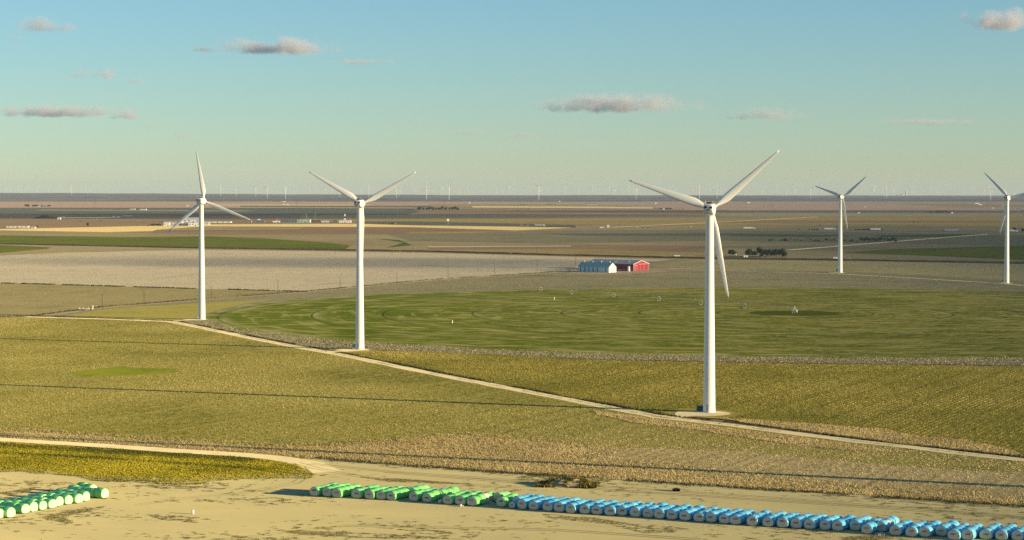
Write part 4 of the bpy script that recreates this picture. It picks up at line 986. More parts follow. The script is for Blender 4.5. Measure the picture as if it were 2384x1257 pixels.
# ------------------------------------------------------------------ far buildings, signs and vehicles
def building(px, by, wpx, hpx, depth, label, wall='offwhite', roof='greyroof', kind='gable', rz=0., group=None, name='building', nwin=3, cat='building'):
    p = G(px, by); s = p.y/F; L = wpx*s; h = hpx*s
    if kind == 'gable':
        r, _ = gable_building(name, p+Vector((0, depth/2, 0)), R(rz), L, depth, h*.62, h, M[wall], M[roof], None, label, cat, .5, group)
        ev = h*.62
    else:
        r = empty(name, (p.x, p.y+depth/2, .1), R(rz), label, cat, group)
        m = MB(); m.box((0,0,h/2), (L, depth, h)); m.obj('wall', M[wall], r)
        m = MB(); m.box((0,0,h+.12), (L+.8, depth+.8, .28)); m.obj('roof', M[roof], r); ev = h
    for i in range(nwin):
        x = -L/2 + L*(i+.5)/nwin
        m = MB()
        if i == nwin//2: m.box((x, -depth/2-.05, min(1.3, ev*.4)), (min(2.6, L*.2), .1, min(2.6, ev*.8))); m.obj('door', M['door'], r)
        else: m.box((x, -depth/2-.05, ev*.55), (L/nwin*.4, .1, ev*.3)); m.obj('window', M['glass'], r)
    return r
BD = [
 (40,531.5,50,4,14,'long low white shed at the far left edge','offwhite','greyroof','flat',5),(77,532.5,9,3.5,10,'small white shed right of the long low shed at far left','cream','offwhite','gable',2),
 (137,512,7,5,10,'small white house right of the left dense grove','cream','greyroof','gable',2),(144,508.5,9,2.5,8,'low pale shed behind the small white house','cream','offwhite','flat',2),
 (90.5,483,5,3.5,12,'tiny white farmhouse among the upper left trees','white','offwhite','gable',2),
 (264,507.5,4,3,8,'tiny white hut left of the dark sheds','white','greyroof','gable',1),(275,507.5,4,3,8,'tiny second white hut left of the dark sheds','white','greyroof','gable',1),(296,507.5,20,4.5,14,'dark roofed shed on the brown plain at left','door','greyroof','gable',3),
 (308,489.5,12,2.5,10,'far low grey white sheds, left one of the pair on the cloud shaded land','offwhite','greyroof','flat',2),(333,490.5,15,3,12,'far low white sheds, right one of the pair on the cloud shaded land','offwhite','greyroof','flat',3),
 (387,527,13,9,22,'white gabled warehouse beside the dark trees left of the leftmost turbine','cream','white','gable',2),(408,524,30,7,26,'pale grey roofed warehouse left of the leftmost turbine','offwhite','greyroof','gable',3),
 (446,519,40,11,30,'largest long white warehouse behind the leftmost turbine tower','white','offwhite','gable',4),(452,527,27,7,16,'low white warehouse in front of the largest one','white','offwhite','flat',4),(427,527,22,6,14,'blue grey shed in front of the largest white warehouse','door','bluewall','flat',3),
 (506,520,62,4,26,'long low grey roofed shed right of the leftmost turbine tower','cream','greyroof','gable',5),(470,524.5,34,3,10,'low white wall like shed at the foot of the long grey shed','white','offwhite','flat',3),
 (606,519.5,20,4,12,'low dark building with white sign on its roof','door','greyroof','flat',3),(643,519,16,3.5,12,'low white kiosk under the red sign','white','offwhite','flat',2),
 (672,519.5,38,6,18,'long dark roofed truck stop building','door','vent_dark','flat',6),(707,519.5,30,6.5,20,'teal canopied fuel station building','blueroof','bluewall','flat',4),(734,519,22,5,14,'brown roofed shop right of the fuel station','rust','rust','gable',3),
 (757,519,17,4,12,'small white shop right of the brown roofed shop','white','offwhite','gable',3),(780,519,8,5,10,'small dark blue shed in the roadside row','truckblue','vent_dark','flat',1),(803,519.5,28,5,16,'long white restaurant under the tall pylon sign','white','offwhite','flat',5),
 (1576,601,13,5,6,'small pale shed beside the railway bank left of the nearest turbine','offwhite','white','flat',2),(1945,606,9,5.5,5,'small white box hut beside the far farmstead turbine','white','offwhite','flat',1),
 (1713,598,4,6,5,'tiny white hut among the farmstead trees','white','offwhite','gable',1),(1774,600,6,6,8,'small brown house hidden among the farmstead trees','rust','rust','gable',1),(1736,600,9,3.5,5,'low blue grey shed left of the farmstead grove','bluewall','bluewall','flat',1),
 (1545.5,489.5,4,3,12,'tiny white house among the trees left of the nearest nacelle','cream','offwhite','gable',1),(1416,531,5,6,8,'small white hut by the pale track in mid-plain','white','offwhite','gable',1),(1401,532,10,2.5,6,'low white trailer home by the pale track','offwhite','offwhite','flat',2),
 (2217,498,4,2.5,9,'tiny white house at the right end of the right far grove','white','offwhite','gable',1),(1093,474.5,4,3,14,'far white barn right of the long grove','white','offwhite','gable',1),(660,471.5,7,3,16,'far tan house below the skyline hills','cream','rust','gable',1),
 (436,481,5,2.5,14,'far pale shed just left of the leftmost turbine blade','cream','offwhite','gable',1),(660,478,4,2.,12,'far white shed on the pale line, left','white','offwhite','flat',1),(669,478,4,2.,12,'far white shed on the pale line, right','white','offwhite','flat',1),
 (1743,474.5,5,3.5,14,'far white barn right of the nearest nacelle','white','greyroof','gable',1),(1303,471.5,3,3,14,'far white shed below the hills right of the grove','white','offwhite','gable',1),(2283,478.5,8,2.2,14,'far pale sheds left of the rightmost turbine','cream','offwhite','gable',2),
 (2312,486,6,2.5,12,'far tan roofed house left of the rightmost turbine','cream','rust','gable',1),(2000,497.5,5,2.,10,'far low house right of the farmstead turbine','cream','greyroof','flat',1),(1527,475.5,6,3.,14,'far blue roofed house left of the nearest nacelle','cream','blueroof','gable',2),
 (2275,475.5,10,1.8,16,'far long white shed under the right hills','white','offwhite','flat',2),(1378,478,22,2,30,'row of far village roofs left of the nearest turbine blade','offwhite','rust','gable',4)]
for (px, by, w, h, d, lab, wa, ro_, kd, nw) in BD:
    building(px, by, w, h, d, lab, wa, ro_, kd, random.uniform(-4, 4), 'far buildings on the plain', nwin=nw)
# dark trees in front of the warehouses
for i, x in enumerate((347,353,358,363,368,373)):
    tree(x, 527.5, (4,6.5,7,6.5,7,6)[i], 'wide', f'dark tree before the white gabled warehouse, {ordn(i)} from left', 'warehouse trees', .8)
# grain elevator on the skyline
def elevator(px, by, w, h, D, lab, n):
    p = A(px, by, D); s = D/F; zt = zterr(p.x, D); r = empty('grain_elevator', (p.x, D, zt-1), 0, lab, 'grain elevator', 'far grain elevators'); top = CAMZ-(by-h-443.65)*s
    H_ = A(px, by-h, D).z - zt + 1; W_ = w*s
    for i in range(n):
        m = MB(); m.tube((-W_/2+W_*(i+.5)/n, 0, 0), (-W_/2+W_*(i+.5)/n, 0, H_*.88), W_/n/2*1.02, W_/n/2*1.02, 14); m.obj('silo', M['elevator'], r)
    m = MB(); m.box((0, 0, H_*.94), (W_*.7, W_/n*.7, H_*.12)); m.obj('headhouse', M['elevator'], r)
elevator(2100, 458, 8, 8, 27500, 'hazy far grain elevator, broad block of silos on the right skyline', 4)
elevator(2109.5, 458, 3.2, 15, 27500, 'hazy far grain elevator, slender tower on the right skyline', 1)
elevator(2091, 458, 8, 3.5, 27800, 'hazy far grain elevator, low wide bins left of the broad block', 5)
def pole_sign(px, by, h, pw, panels, lab, cat='sign', name='pole_sign'):
    p = G(px, by); s = p.y/F; r = empty(name, (p.x, p.y, .05), R(random.uniform(-8, 8)), lab, cat)
    m = MB(); m.tube((0,0,0), (0,0,h*s), pw*s, pw*s*.7, 8); m.obj('post', M['offwhite'], r)
    for z, w, hh, mt in panels:
        m = MB(); m.box((0, -.5, z*s), (w*s, 1.0, hh*s)); m.obj('sign_panel', M[mt], r)
pole_sign(803, 518, 17, .45, [(16,3,5,'white'),(10.5,5,3,'vent_dark'),(7,5,3.4,'cream')], 'tall stacked pylon sign with white top above the white restaurant')
pole_sign(645, 518, 9, .4, [(7,4,4,'signred')], 'red roadside sign on a post')
pole_sign(603, 516, 5, .3, [(4,7,2,'white')], 'white sign board above the low dark building')
pole_sign(815, 518, 9, .3, [(7,3.5,4,'signred')], 'round topped pink sign at the right end of the white restaurant')
pole_sign(1043, 524, 13, .35, [(11,5,4.4,'white')], 'white billboard on a single pole on the open plain')
pole_sign(1909, 536, 12, .3, [(10,4.4,2.4,'vent_dark')], 'dark billboard on a pole above the brown brush by the highway')
pole_sign(713, 518, 18, .22, [(17.5,2,.8,'white')], 'tall floodlight mast above the fuel station', 'light mast', 'light_mast')
pole_sign(734, 518, 22, .16, [], 'tall thin radio mast right of the fuel station', 'mast', 'radio_mast')
pole_sign(585.5, 519, 5, .8, [], 'short white tank post left of the low dark building', 'post', 'tank_post')
pole_sign(1610-1, 532, 4, .6, [], 'small white tower left of the nearest turbine tower', 'post', 'tank_post')
pole_sign(2014, 486, 5, .5, [(4,1.2,2.5,'white')], 'far small water tower right of the farmstead turbine', 'water tower', 'water_tower')
pole_sign(2334.5, 483, 5, .5, [(4,.9,1.5,'white')], 'far small water tower left of the rightmost turbine', 'water tower', 'water_tower')
pole_sign(1976, 606, 15, .16, [(14.5,1.,1.6,'vent_dark'),(9,1.,1.6,'vent_dark')], 'railway signal mast with dark lamp heads right of the far turbine', 'signal', 'railway_signal')
def truck(px, by, L, flip, cabm, lab, kind='box'):
    p = G(px, by); r = empty('semi_truck', (p.x, p.y, .12), R(-6) + (math.pi if flip else 0), lab, 'truck', 'trucks on the far highway')
    x1 = L/2; tl = L-5.2
    if kind == 'tank':
        m = MB(); m.tube((-x1, 0, 2.3), (-x1+tl, 0, 2.3), 1.25, 1.25, 16); m.box((-x1+tl/2, 0, 1.1), (tl, 1.2, .25)); m.obj('tank', M['silver'], r)
    else:
        m = MB(); m.box((-x1+tl/2, 0, 2.55), (tl, 2.6, 2.9)); m.obj('trailer', M['trailer' if kind == 'box' else 'silver'], r)
    m = MB(); m.box((x1-2.1, 0, .85), (5.6, 1.1, .3)); m.obj('chassis', M['vent_dark'], r)
    c = MB(); c.loft([[(x1-4.3, -1.2, .8), (x1-4.3, 1.2, .8), (x1-4.3, 1.2, 3.7), (x1-4.3, -1.2, 3.7)], [(x1-2.4, -1.2, .8), (x1-2.4, 1.2, .8), (x1-2.4, 1.15, 3.5), (x1-2.4, -1.15, 3.5)], [(x1-1.7, -1.2, .8), (x1-1.7, 1.2, .8), (x1-1.7, 1.15, 2.1), (x1-1.7, -1.15, 2.1)], [(x1, -1.0, .8), (x1, 1.0, .8), (x1, .95, 1.8), (x1, -.95, 1.8)]])
    cb = c.obj('cab', M[cabm], r)
    m = MB(); m.add([(x1-2.36, -1.0, 3.35), (x1-1.72, -1.0, 2.2), (x1-1.72, 1.0, 2.2), (x1-2.36, 1.0, 3.35)], [(0,1,2,3)])
    for s in (-1, 1): m.box((x1-3.1, s*1.2, 2.8), (1.0, .06, .8))
    m.obj('window', M['glass'], cb)
    for x in (-x1+1.2, -x1+2.5, x1-5.4, x1-4.3, x1-.9):
        m = MB(); m.tube((x, -1.25, .52), (x, 1.25, .52), .52, .52, 12); m.obj('wheel', M['tyre'], r)
truck(1745,534.5,23,False,'white','white semi truck with white cab right of the nearest turbine tower')
truck(1933,536.5,22,False,'white','white semi truck just left of the farmstead turbine tower')
truck(2042,537.5,24,False,'truckdark','white semi truck with dark cab passing the junk piles')
truck(2212,540,30,True,'truckblue','silver tanker truck with blue cab heading left','tank')
truck(2361,541,15,False,'white','short white truck right of the rightmost turbine tower')
truck(1257,527.8,22,False,'white','grey silver semi truck beside the end of the golden field','silver')
def car(px, by, mt, lab):
    p = G(px, by); r = empty('car', (p.x, p.y, .12), R(-6), lab, 'car', 'cars on the far highway')
    m = MB(); m.loft([[(x, s*w, z) for s, z in ((-1, .35), (1, .35), (1, h), (-1, h))] for x, w, h in ((-2.4,.85,.9),(-2.2,.92,1.05),(2.1,.92,.95),(2.4,.8,.7))]); m.obj('body', M[mt], r)
    m = MB(); m.loft([[(x, s*w, z) for s, z in ((-1, .95), (1, .95), (1, h), (-1, h))] for x, w, h in ((-1.9,.85,1.0),(-1.3,.78,1.65),(.6,.78,1.65),(1.3,.82,1.0))]); m.obj('cabin', M['glass'], r)
    for x in (-1.5, 1.5):
        m = MB(); m.tube((x,-.95,.34), (x,.95,.34), .34, .34, 12); m.obj('wheel', M['tyre'], r)
for px, by, mt, lab in ((1278,528.5,'truckdark','dark car ahead of the grey silver truck'),(1496,532.5,'truckdark','dark car, left one of a pair left of the nearest turbine'),(1509,532.7,'truckdark','dark car, right one of a pair left of the nearest turbine'),(1484,532,'white','white car behind the pair of dark cars'),(1859.5,536,'truckdark','dark car between two white semi trucks'),(1214,526,'white','white car well behind the grey silver truck'),(1228,526.5,'white','white car close behind the grey silver truck'),(821,524.5,'white','white car left of the second turbine tower')):
    car(px, by, mt, lab)
# junk piles by the highway
for i, (px, by, n, w) in enumerate(((2008,537,26,14),(2028,537,24,10),(1897,536.5,20,10),(905,523,26,16))):
    p = G(px, by); r = empty('scrap_pile', (p.x, p.y, .1), 0, ('dark scrap pile left of the semi truck with dark cab','dark scrap pile behind the semi truck with dark cab','low brown brush pile under the dark billboard','dark heap of machinery right of the second turbine tower')[i], 'scrap pile', 'scrap piles by the highway')
    rg = random.Random(i)
    for j, mt in enumerate(('rust', 'vent_dark', 'offwhite')):
        m = MB()
        for k in range(n if j < 2 else n//5): h = rg.uniform(.6, 2.6); m.box((rg.uniform(-w, w), rg.uniform(-4, 4), h/2), (rg.uniform(1, 4), rg.uniform(1, 3), h), rg.uniform(0, 3))
        m.obj(('rusty_scrap', 'dark_scrap', 'pale_scrap')[j], M[mt], r)
# ------------------------------------------------------------------ mound, bush
def mound():
    c = G(1322, 1131); m = MB(); V = []; Fc = []; rg = random.Random(3); nx, ny = 40, 20
    def hh(x, y):
        r = (x/6.6)**2+(y/4.2)**2; h = 1.9*max(0, 1-r)**.85
        return h*(1+.10*math.sin(x*1.3+y)+.09*math.sin(x*2.6-y*2.3)+.05*math.sin(x*6+y*5)) - .05
    for j in range(ny+1):
        for i in range(nx+1):
            x = -7+14*i/nx; y = -4.6+9.2*j/ny; V.append((x, y, hh(x, y)+rg.uniform(-.06, .06)))
    for j in range(ny):
        for i in range(nx): a = j*(nx+1)+i; Fc.append((a, a+1, a+nx+2, a+nx+1))
    r = empty('dirt_mound', (c.x, c.y, ZLOT), R(-10), 'weedy mound of bare tan earth behind the blue modules', 'mound')
    m.add(V, Fc); m.obj('earth', FM['earth'], r, True)
    C = []; S = []
    for _ in range(800):
        x, y = rg.uniform(-7.5, 7.5), rg.uniform(-5, 5)
        if abs(x+.3) < 3.6 and y < 1.2 and rg.random() < .85: continue
        C.append((x, y, max(0, hh(x, y)))); S.append(rg.uniform(.2, .6))
    V_, T_, t_ = tufts(np.array(C), np.array(S), np.array(S)*1.3, np.random.default_rng(2).random(len(C))*.8, 9, 8)
    o = link(bpy.data.objects.new('weeds', mesh_tri('weeds', V_, T_, WEEDM, t_)), r); o['kind'] = 'stuff'
WEEDM = tinted('yard weeds', (.06, .055, .008), (.15, .125, .018), (.34, .26, .06))
mound()
def shrub(px, py, s, lab, mat, sd):
    p = G(px, py); C = []; rg = random.Random(sd)
    V, T, t = tufts(np.array([(rg.gauss(0, s*.35), rg.gauss(0, s*.35), 0) for _ in range(40)]), np.full(40, s*.35), np.full(40, s*.9), np.random.default_rng(sd).random(40)*.6, 9, sd)
    o = link(bpy.data.objects.new('shrub', mesh_tri('shrub', V, T, mat, t))); o.location = (p.x, p.y, ZLOT); tag(o, lab, 'shrub')
shrub(1575, 1144, .9, 'dark round tumbleweed alone on the yard right of the mound', tinted('dark tumbleweed', (.02, .02, .012), (.04, .035, .02), (.07, .06, .03)), 3)
shrub(1362, 1134.5, .8, 'small green bush at the right foot of the mound', WEEDM, 4)
# ------------------------------------------------------------------ plants on the near land
def inpoly(X, Y, P):
    n = len(P); ins = np.zeros(len(X), bool); j = n-1
    for i in range(n):
        xi, yi, xj, yj = P[i].x, P[i].y, P[j].x, P[j].y
        c = ((yi > Y) != (yj > Y)) & (X < (xj-xi)*(Y-yi)/(yj-yi+1e-12)+xi); ins ^= c; j = i
    return ins
def rnd_frame(n, d0, d1, sd, power=1.):
    rg = np.random.default_rng(sd)
    u = rg.random(n); D = np.sqrt(d0*d0+u*(d1*d1-d0*d0)); X = (rg.random(n)-.5)*.52*D
    return X, D
def vnoise(X, Y, s, sd):
    rg = np.random.default_rng(sd); T = rg.random((64, 64)); x = X/s; y = Y/s; i = np.floor(x).astype(int); j = np.floor(y).astype(int); fx = x-i; fy = y-j
    fx = fx*fx*(3-2*fx); fy = fy*fy*(3-2*fy); g = lambda a, b: T[a % 64, b % 64]
    return (g(i, j)*(1-fx)+g(i+1, j)*fx)*(1-fy)+(g(i, j+1)*(1-fx)+g(i+1, j+1)*fx)*fy
def fbm(X, Y, s, sd): return (vnoise(X, Y, s, sd)+.5*vnoise(X, Y, s/2.1, sd+1)+.25*vnoise(X, Y, s/4.3, sd+2))/1.75
ca, sa = math.cos(ROWANG), math.sin(ROWANG)
def snap_rows(X, Y, sp, jit, sd):
    rg = np.random.default_rng(sd); u = X*ca - Y*sa; v = X*sa + Y*ca       # v runs along the rows
    u = np.round(u/sp)*sp + rg.normal(0, jit, len(u)); return u*ca + v*sa, -u*sa + v*ca
def dry(X, Y):
    r = np.zeros(len(X), bool)
    for w_ in DGw: r |= inpoly(X, Y, w_)
    return r
roadP = [G(*q) for q in [(60,737),(250,742.5),(400,748.5),(620,794),(800,827),(1000,868.5),(1300,926),(1540,971.5),(1700,990),(2000,1028.5),(2384,1071.5),(2800,1117)]]
road2 = [G(*q) for q in [(-400,999),(0,1023.5),(200,1036),(400,1049),(560,1059),(650,1067),(720,1080),(760,1100)]]
def dist_line(X, Y, P):
    d = np.full(len(X), 1e9)
    for a, b in zip(P[:-1], P[1:]):
        vx, vy = b.x-a.x, b.y-a.y; t = np.clip(((X-a.x)*vx+(Y-a.y)*vy)/(vx*vx+vy*vy), 0, 1); d = np.minimum(d, np.hypot(X-a.x-t*vx, Y-a.y-t*vy))
    return d
def offpads(X, Y):
    ok = np.ones(len(X), bool)
    for p in TP[:3]: ok &= ((X-p.x+3)/13)**2+((Y-p.y+4)/17)**2 > 1
    return ok
X, Y = rnd_frame(1100000, 490, 1290, 11); 
k = inpoly(X, Y, LFw) & ~inpoly(X, Y, GPAT) & ~dry(X, Y) & (dist_line(X, Y, roadP) > 4.2) & (dist_line(X, Y, road2) > 4.6) & offpads(X, Y); X, Y = X[k], Y[k]
X, Y = snap_rows(X, Y, 1.02, .12, 3); ru = np.round((X*ca - Y*sa)/1.02).astype(int); gap = np.where((ru % 8 == 0) | (ru % 37 < 2), .3, 1.);
edge = np.exp(-np.minimum(dist_line(X, Y, DGw[0][:220]), 90)/14.)*(fbm(X, Y, 30, 61) > .42)
nz_ = fbm(X, Y, 60, 5); g2 = fbm(X, Y, 16, 8)
keep = RNG.random(len(X)) < gap*np.clip(.42+.5*(g2-.3), .1, .8); X, Y, nz_, g2, edge = X[keep], Y[keep], nz_[keep], g2[keep], edge[keep]
C_ = np.stack([X, Y, np.full(len(X), ZLOT-.06)], 1); S_ = RNG.uniform(.13, .30, len(X)); tn_ = np.clip(1.02-nz_*1.0+RNG.normal(0, .2, len(X)) - .7*edge + .35*np.clip((X-10)/60., 0, 1)*np.clip((720-Y)/90., 0, 1), 0, 1)
ru = np.round((X*ca - Y*sa)/1.02).astype(int); tn_ = np.clip(tn_ - np.where((ru % 11 < 2) | (ru % 29 == 5), .55, 0)*np.clip((X+60)/80., 0.12, 1), 0, 1)
ft = np.clip((X+35)/60., 0, 1)*np.clip((715-.25*X-Y)/60., 0, 1)+.25*np.clip((fbm(X, Y, 40, 77)-.5)*4, 0, 1); tan_ = RNG.random(len(X)) < ft*.9
for m_, nm_, lab_, mt_ in ((~tan_, 'cotton_plants', 'olive and straw coloured cotton stalks covering the wide field left of the access road', tinted('cotton stalks', (.15, .145, .02), (.34, .285, .062), (.56, .46, .17), cpatch=(.125, .13, .015))), (tan_, 'cotton_plants', 'tan cotton stalks in rows behind the blue modules', tinted('cotton stalks tan', (.24, .18, .065), (.43, .33, .135), (.62, .49, .24)))):
    stuff(nm_, lab_, 'cotton plants', tufts(C_[m_], S_[m_], S_[m_]*1.2, np.clip(tn_[m_]*(.6 if m_ is tan_ else 1.)+(.38 if m_ is tan_ else .05), 0, 1), 4, 4), mt_)
X, Y = rnd_frame(700000, 600, 1060, 12)
k = inpoly(X, Y, MFw) & ~dry(X, Y) & (dist_line(X, Y, roadP) > 4.2) & offpads(X, Y); X, Y = X[k], Y[k]
X, Y = snap_rows(X, Y, 2.04, .16, 4); nz_ = fbm(X, Y, 55, 15); g2 = fbm(X, Y, 14, 18)
keep = RNG.random(len(X)) < np.clip(.55+.5*(g2-.3), .1, .9); X, Y, nz_ = X[keep], Y[keep], nz_[keep]
C_ = np.stack([X, Y, np.full(len(X), ZLOT-.06)], 1); S_ = RNG.uniform(.15, .34, len(X)); tn_ = np.clip(.9-nz_*.9-.35*np.exp(-dist_line(X, Y, roadP)/16.)*(fbm(X, Y, 25, 71) > .4)+RNG.normal(0, .2, len(X)), 0, 1)
ru = np.round((X*ca - Y*sa)/2.04).astype(int); tn_ = np.clip(tn_ - np.where((ru % 7 == 0) | (ru % 19 == 3), .27, 0)*np.clip((X+40)/80., 0, 1), 0, 1)
stuff('cotton_plants', 'golden green cotton stalks in slanting rows right of the access road', 'cotton plants', tufts(C_, S_, S_*1.3, tn_, 5, 5), tinted('cotton stalks golden', (.16, .155, .02), (.36, .295, .06), (.56, .45, .15), cpatch=(.15, .155, .016)))
X, Y = rnd_frame(340000, 500, 760, 13)
k = (dry(X, Y) | ((dist_line(X, Y, DGw[0]) < 9) & inpoly(X, Y, LFw) & (RNG.random(len(X)) < .3))) & (dist_line(X, Y, roadP) > 3.7) & (dist_line(X, Y, road2) > 4.4) & offpads(X, Y); X, Y = X[k], Y[k]
C_ = np.stack([X, Y, np.full(len(X), ZLOT-.06)], 1); S_ = RNG.uniform(.16, .36, len(X)); tn_ = np.clip(.25+.7*fbm(X, Y, 18, 25)+RNG.normal(0, .2, len(X)), 0, 1)
stuff('dry_grass', 'pale dry grass along the roads and field edges', 'dry grass', tufts(C_, S_, S_*1.5, tn_, 5, 6, splay=.4), tinted('dry grass blades', (.31, .235, .095), (.48, .365, .16), (.64, .51, .25)))
X, Y = rnd_frame(260000, 470, 690, 14); dE = dist_line(X, Y, GPw[::2]+GPw[:1]); gin = inpoly(X, Y, GPw); wob = fbm(X, Y, 9, 33)
k = ((gin & (dE > 3.5*(wob-.35))) | (~gin & (dE < 11*(wob-.42)))) & (dist_line(X, Y, road2) > 4.2) & inpoly(X, Y, [G(*q) for q in ((-500,1000),(0,1022),(400,1048),(660,1068),(760,1100),(700,1160),(-500,1200))]); X, Y, dE, gin = X[k], Y[k], dE[k], gin[k]
nz_ = fbm(X, Y, 20, 31); dit = [[G(*q) for q in p_] for p_ in ([(-400,1019),(0,1036),(200,1048),(400,1061),(560,1070)], [(-100,1049),(200,1065),(480,1084),(620,1094)])]
dd = np.exp(-(dist_line(X, Y, dit[0])/5.)**2) + .8*np.exp(-(dist_line(X, Y, dit[1])/2.2)**2) + .55*np.exp(-np.minimum(dE, 40)/2.5)  # lowers the tint along both dips: their shade painted into the grass
C_ = np.stack([X, Y, np.full(len(X), ZLOT-.02)], 1); S_ = RNG.uniform(.14, .34, len(X)); tn_ = np.clip(1.35-1.0*nz_-.75*dd+RNG.normal(0, .16, len(X)), 0, 1)
stuff('roadside_grass', 'yellow green grass between the dirt road and the sandy yard', 'grass', tufts(C_, S_, S_*1.2, tn_, 4, 7), tinted('roadside grass', (.085, .095, .012), (.27, .235, .02), (.52, .42, .035)))
# dark weeds along field edges, track and road sides
def line_weeds(name, label, lines, n, wid, off, smax, mat, sd):
    rg = np.random.default_rng(sd); Cs = []
    for pts_, k in zip(lines, n):
        P = [G(*q) for q in pts_]; Ls = np.array([(b-a).length for a, b in zip(P[:-1], P[1:])]); idx = rg.choice(len(Ls), k, p=Ls/Ls.sum()); t = rg.random(k)
        A_ = np.array([[p.x, p.y] for p in P]); d_ = A_[1:]-A_[:-1]; n_ = np.stack([-d_[:, 1], d_[:, 0]], 1)/np.linalg.norm(d_, axis=1)[:, None]
        Cs.append(A_[idx] + d_[idx]*t[:, None] + n_[idx]*(off+rg.normal(0, wid, k))[:, None])
    C = np.concatenate(Cs); g_ = fbm(C[:, 0], C[:, 1], 13, sd) > .4; C = C[g_]; S = rg.uniform(.2, smax, len(C))
    stuff(name, label, 'weeds', tufts(np.concatenate([C, np.full((len(C), 1), .3)], 1), S, S*1.5, np.clip(rg.normal(.35, .25, len(C)), 0, 1), 5, sd), mat)
DRYW = tinted('dry crown weeds', (.22, .18, .08), (.34, .27, .12), (.46, .38, .19))
EDW = tinted('field edge weeds', (.05, .045, .02), (.10, .085, .035), (.22, .17, .08))
line_weeds('edge_weeds', 'dark weeds along the edge between pale field and brown cotton', [[(-300,652),(0,658.5),(200,664),(450,671.5),(715,678.5)]], [2600], 1.2, 0, .7, EDW, 81)
line_weeds('edge_weeds', 'dark weeds along the brown track with the poles', [[(-300,742),(80,734.5),(240,714),(480,695),(715,677.5),(1000,650.5),(1330,630)]], [2600], 1.3, 0, .55, EDW, 82)
line_weeds('edge_weeds', 'dark weeds along the far side of the access road', [[(60,737),(250,742.5),(400,748.5),(620,794),(800,827),(1000,868.5),(1300,926),(1540,971.5),(1700,990),(2000,1028.5),(2384,1071.5),(2800,1117)]], [5500], .6, 5.0, .42, EDW, 83)
line_weeds('edge_weeds', 'sparse weeds along the crown of the access road', [[(400,748.5),(620,794),(800,827),(1000,868.5),(1300,926),(1540,971.5),(1700,990),(2000,1028.5),(2384,1071.5),(2800,1117)]], [1100], .28, 0, .22, DRYW, 85)
line_weeds('edge_weeds', 'dark weeds along the back edge of the sandy yard', [[(735,1067),(800,1073),(1000,1089),(1270,1107),(1500,1122),(1900,1148),(2384,1180),(2700,1205)]], [2800], 1.5, 0, .3, EDW, 84)
# weeds in the yard: streaky clumps
X, Y = rnd_frame(500000, 440, 600, 15)
cr, sr = math.cos(R(26)), math.sin(R(26)); u = X*cr-Y*sr*-1; v = -X*sr*-1+Y*cr
uu = X*math.cos(R(-26))+Y*math.sin(R(-26)); vv = -X*math.sin(R(-26))+Y*math.cos(R(-26))
dn = fbm(uu/2.6, vv, 12, 41)*.42 + fbm(uu/1.5, vv, 1.3, 44)*.58
inw = np.zeros(len(X), bool)
for w_ in WEEDw: inw |= inpoly(X, Y, w_)
k = inpoly(X, Y, LOTw) & ~inpoly(X, Y, GPw) & (dist_line(X, Y, road2) > 4.5) & ((dn > .645) | (inw & (dn > .41)))
far_ = vv; 
X, Y, dn = X[k], Y[k], dn[k]
keep = RNG.random(len(X)) < .9; X, Y = X[keep], Y[keep]
C_ = np.stack([X, Y, np.full(len(X), ZLOT)], 1); S_ = RNG.uniform(.08, .2, len(X)); tn_ = np.clip(RNG.normal(.45, .25, len(X)), 0, 1)
stuff('yard_weeds', 'low dark weed clumps dotted in streaks over the sandy yard', 'weeds', tufts(C_, S_, S_*.8, tn_, 4, 9), WEEDM)
print('tufts done', len(X))
# stalk stubble in the grey strip round the green circle, where the rows can be seen
X, Y = rnd_frame(200000, 880, 1250, 16)
stw = [G(*q) for q in [(410,751),(480,735),(500,745),(560,775),(640,790),(760,806),(900,818),(1100,827),(1400,837),(1850,844),(2384,850),(2800,857),(2800,848),(2384,842),(1850,838),(1400,830),(1100,818),(900,806),(760,790),(640,770),(560,752),(510,735),(800,822),(620,795)]]
dC = np.hypot(X-PC.x, Y-PC.y)
sq = [G(*q) for q in [(60,738),(240,717),(600,690),(1000,660),(2800,660),(2800,858),(2384,851),(1850,845),(1400,837),(870,814),(800,822),(620,793),(410,749)]]
k = inpoly(X, Y, sq) & (dC > PR+1+RNG.normal(0, 4, len(X))) & (RNG.random(len(X)) < np.clip(1.25-(dC-PR)/60., .25, 1)) & offpads(X, Y) & (dist_line(X, Y, roadP) > 5); X, Y = X[k], Y[k]
X, Y = snap_rows(X, Y, 2.04, .12, 6)
C_ = np.stack([X, Y, np.full(len(X), .28)], 1); S_ = RNG.uniform(.2, .42, len(X)); tn_ = np.clip(RNG.normal(.5, .25, len(X)), 0, 1)
stuff('cotton_stubble', 'grey cotton stubble around the edge of the green circle', 'cotton stubble', tufts(C_, S_, S_*1.3, tn_, 5, 10), tinted('grey stubble', (.15, .13, .06), (.34, .30, .165), (.54, .48, .29)))
rg_ = np.random.default_rng(55); fr_ = [G(px, py+5) for px, py in [(700,1160)]+[(q[0], q[1]) for q in GR if q[0] not in skip]+BL]
ii = rg_.integers(0, len(fr_)-1, 420); tt = rg_.random(420); Cc = np.array([[fr_[i].x+(fr_[i+1].x-fr_[i].x)*t, fr_[i].y+(fr_[i+1].y-fr_[i].y)*t] for i, t in zip(ii, tt)]) + np.stack([rg_.normal(-1.5, 2.5, 420), rg_.normal(-1.5, 2.2, 420)], 1)
V_, T_, t_ = tufts(np.concatenate([Cc, np.full((420, 1), ZLOT)], 1), rg_.uniform(.05, .18, 420), rg_.uniform(.04, .12, 420), rg_.random(420), 4, 56)
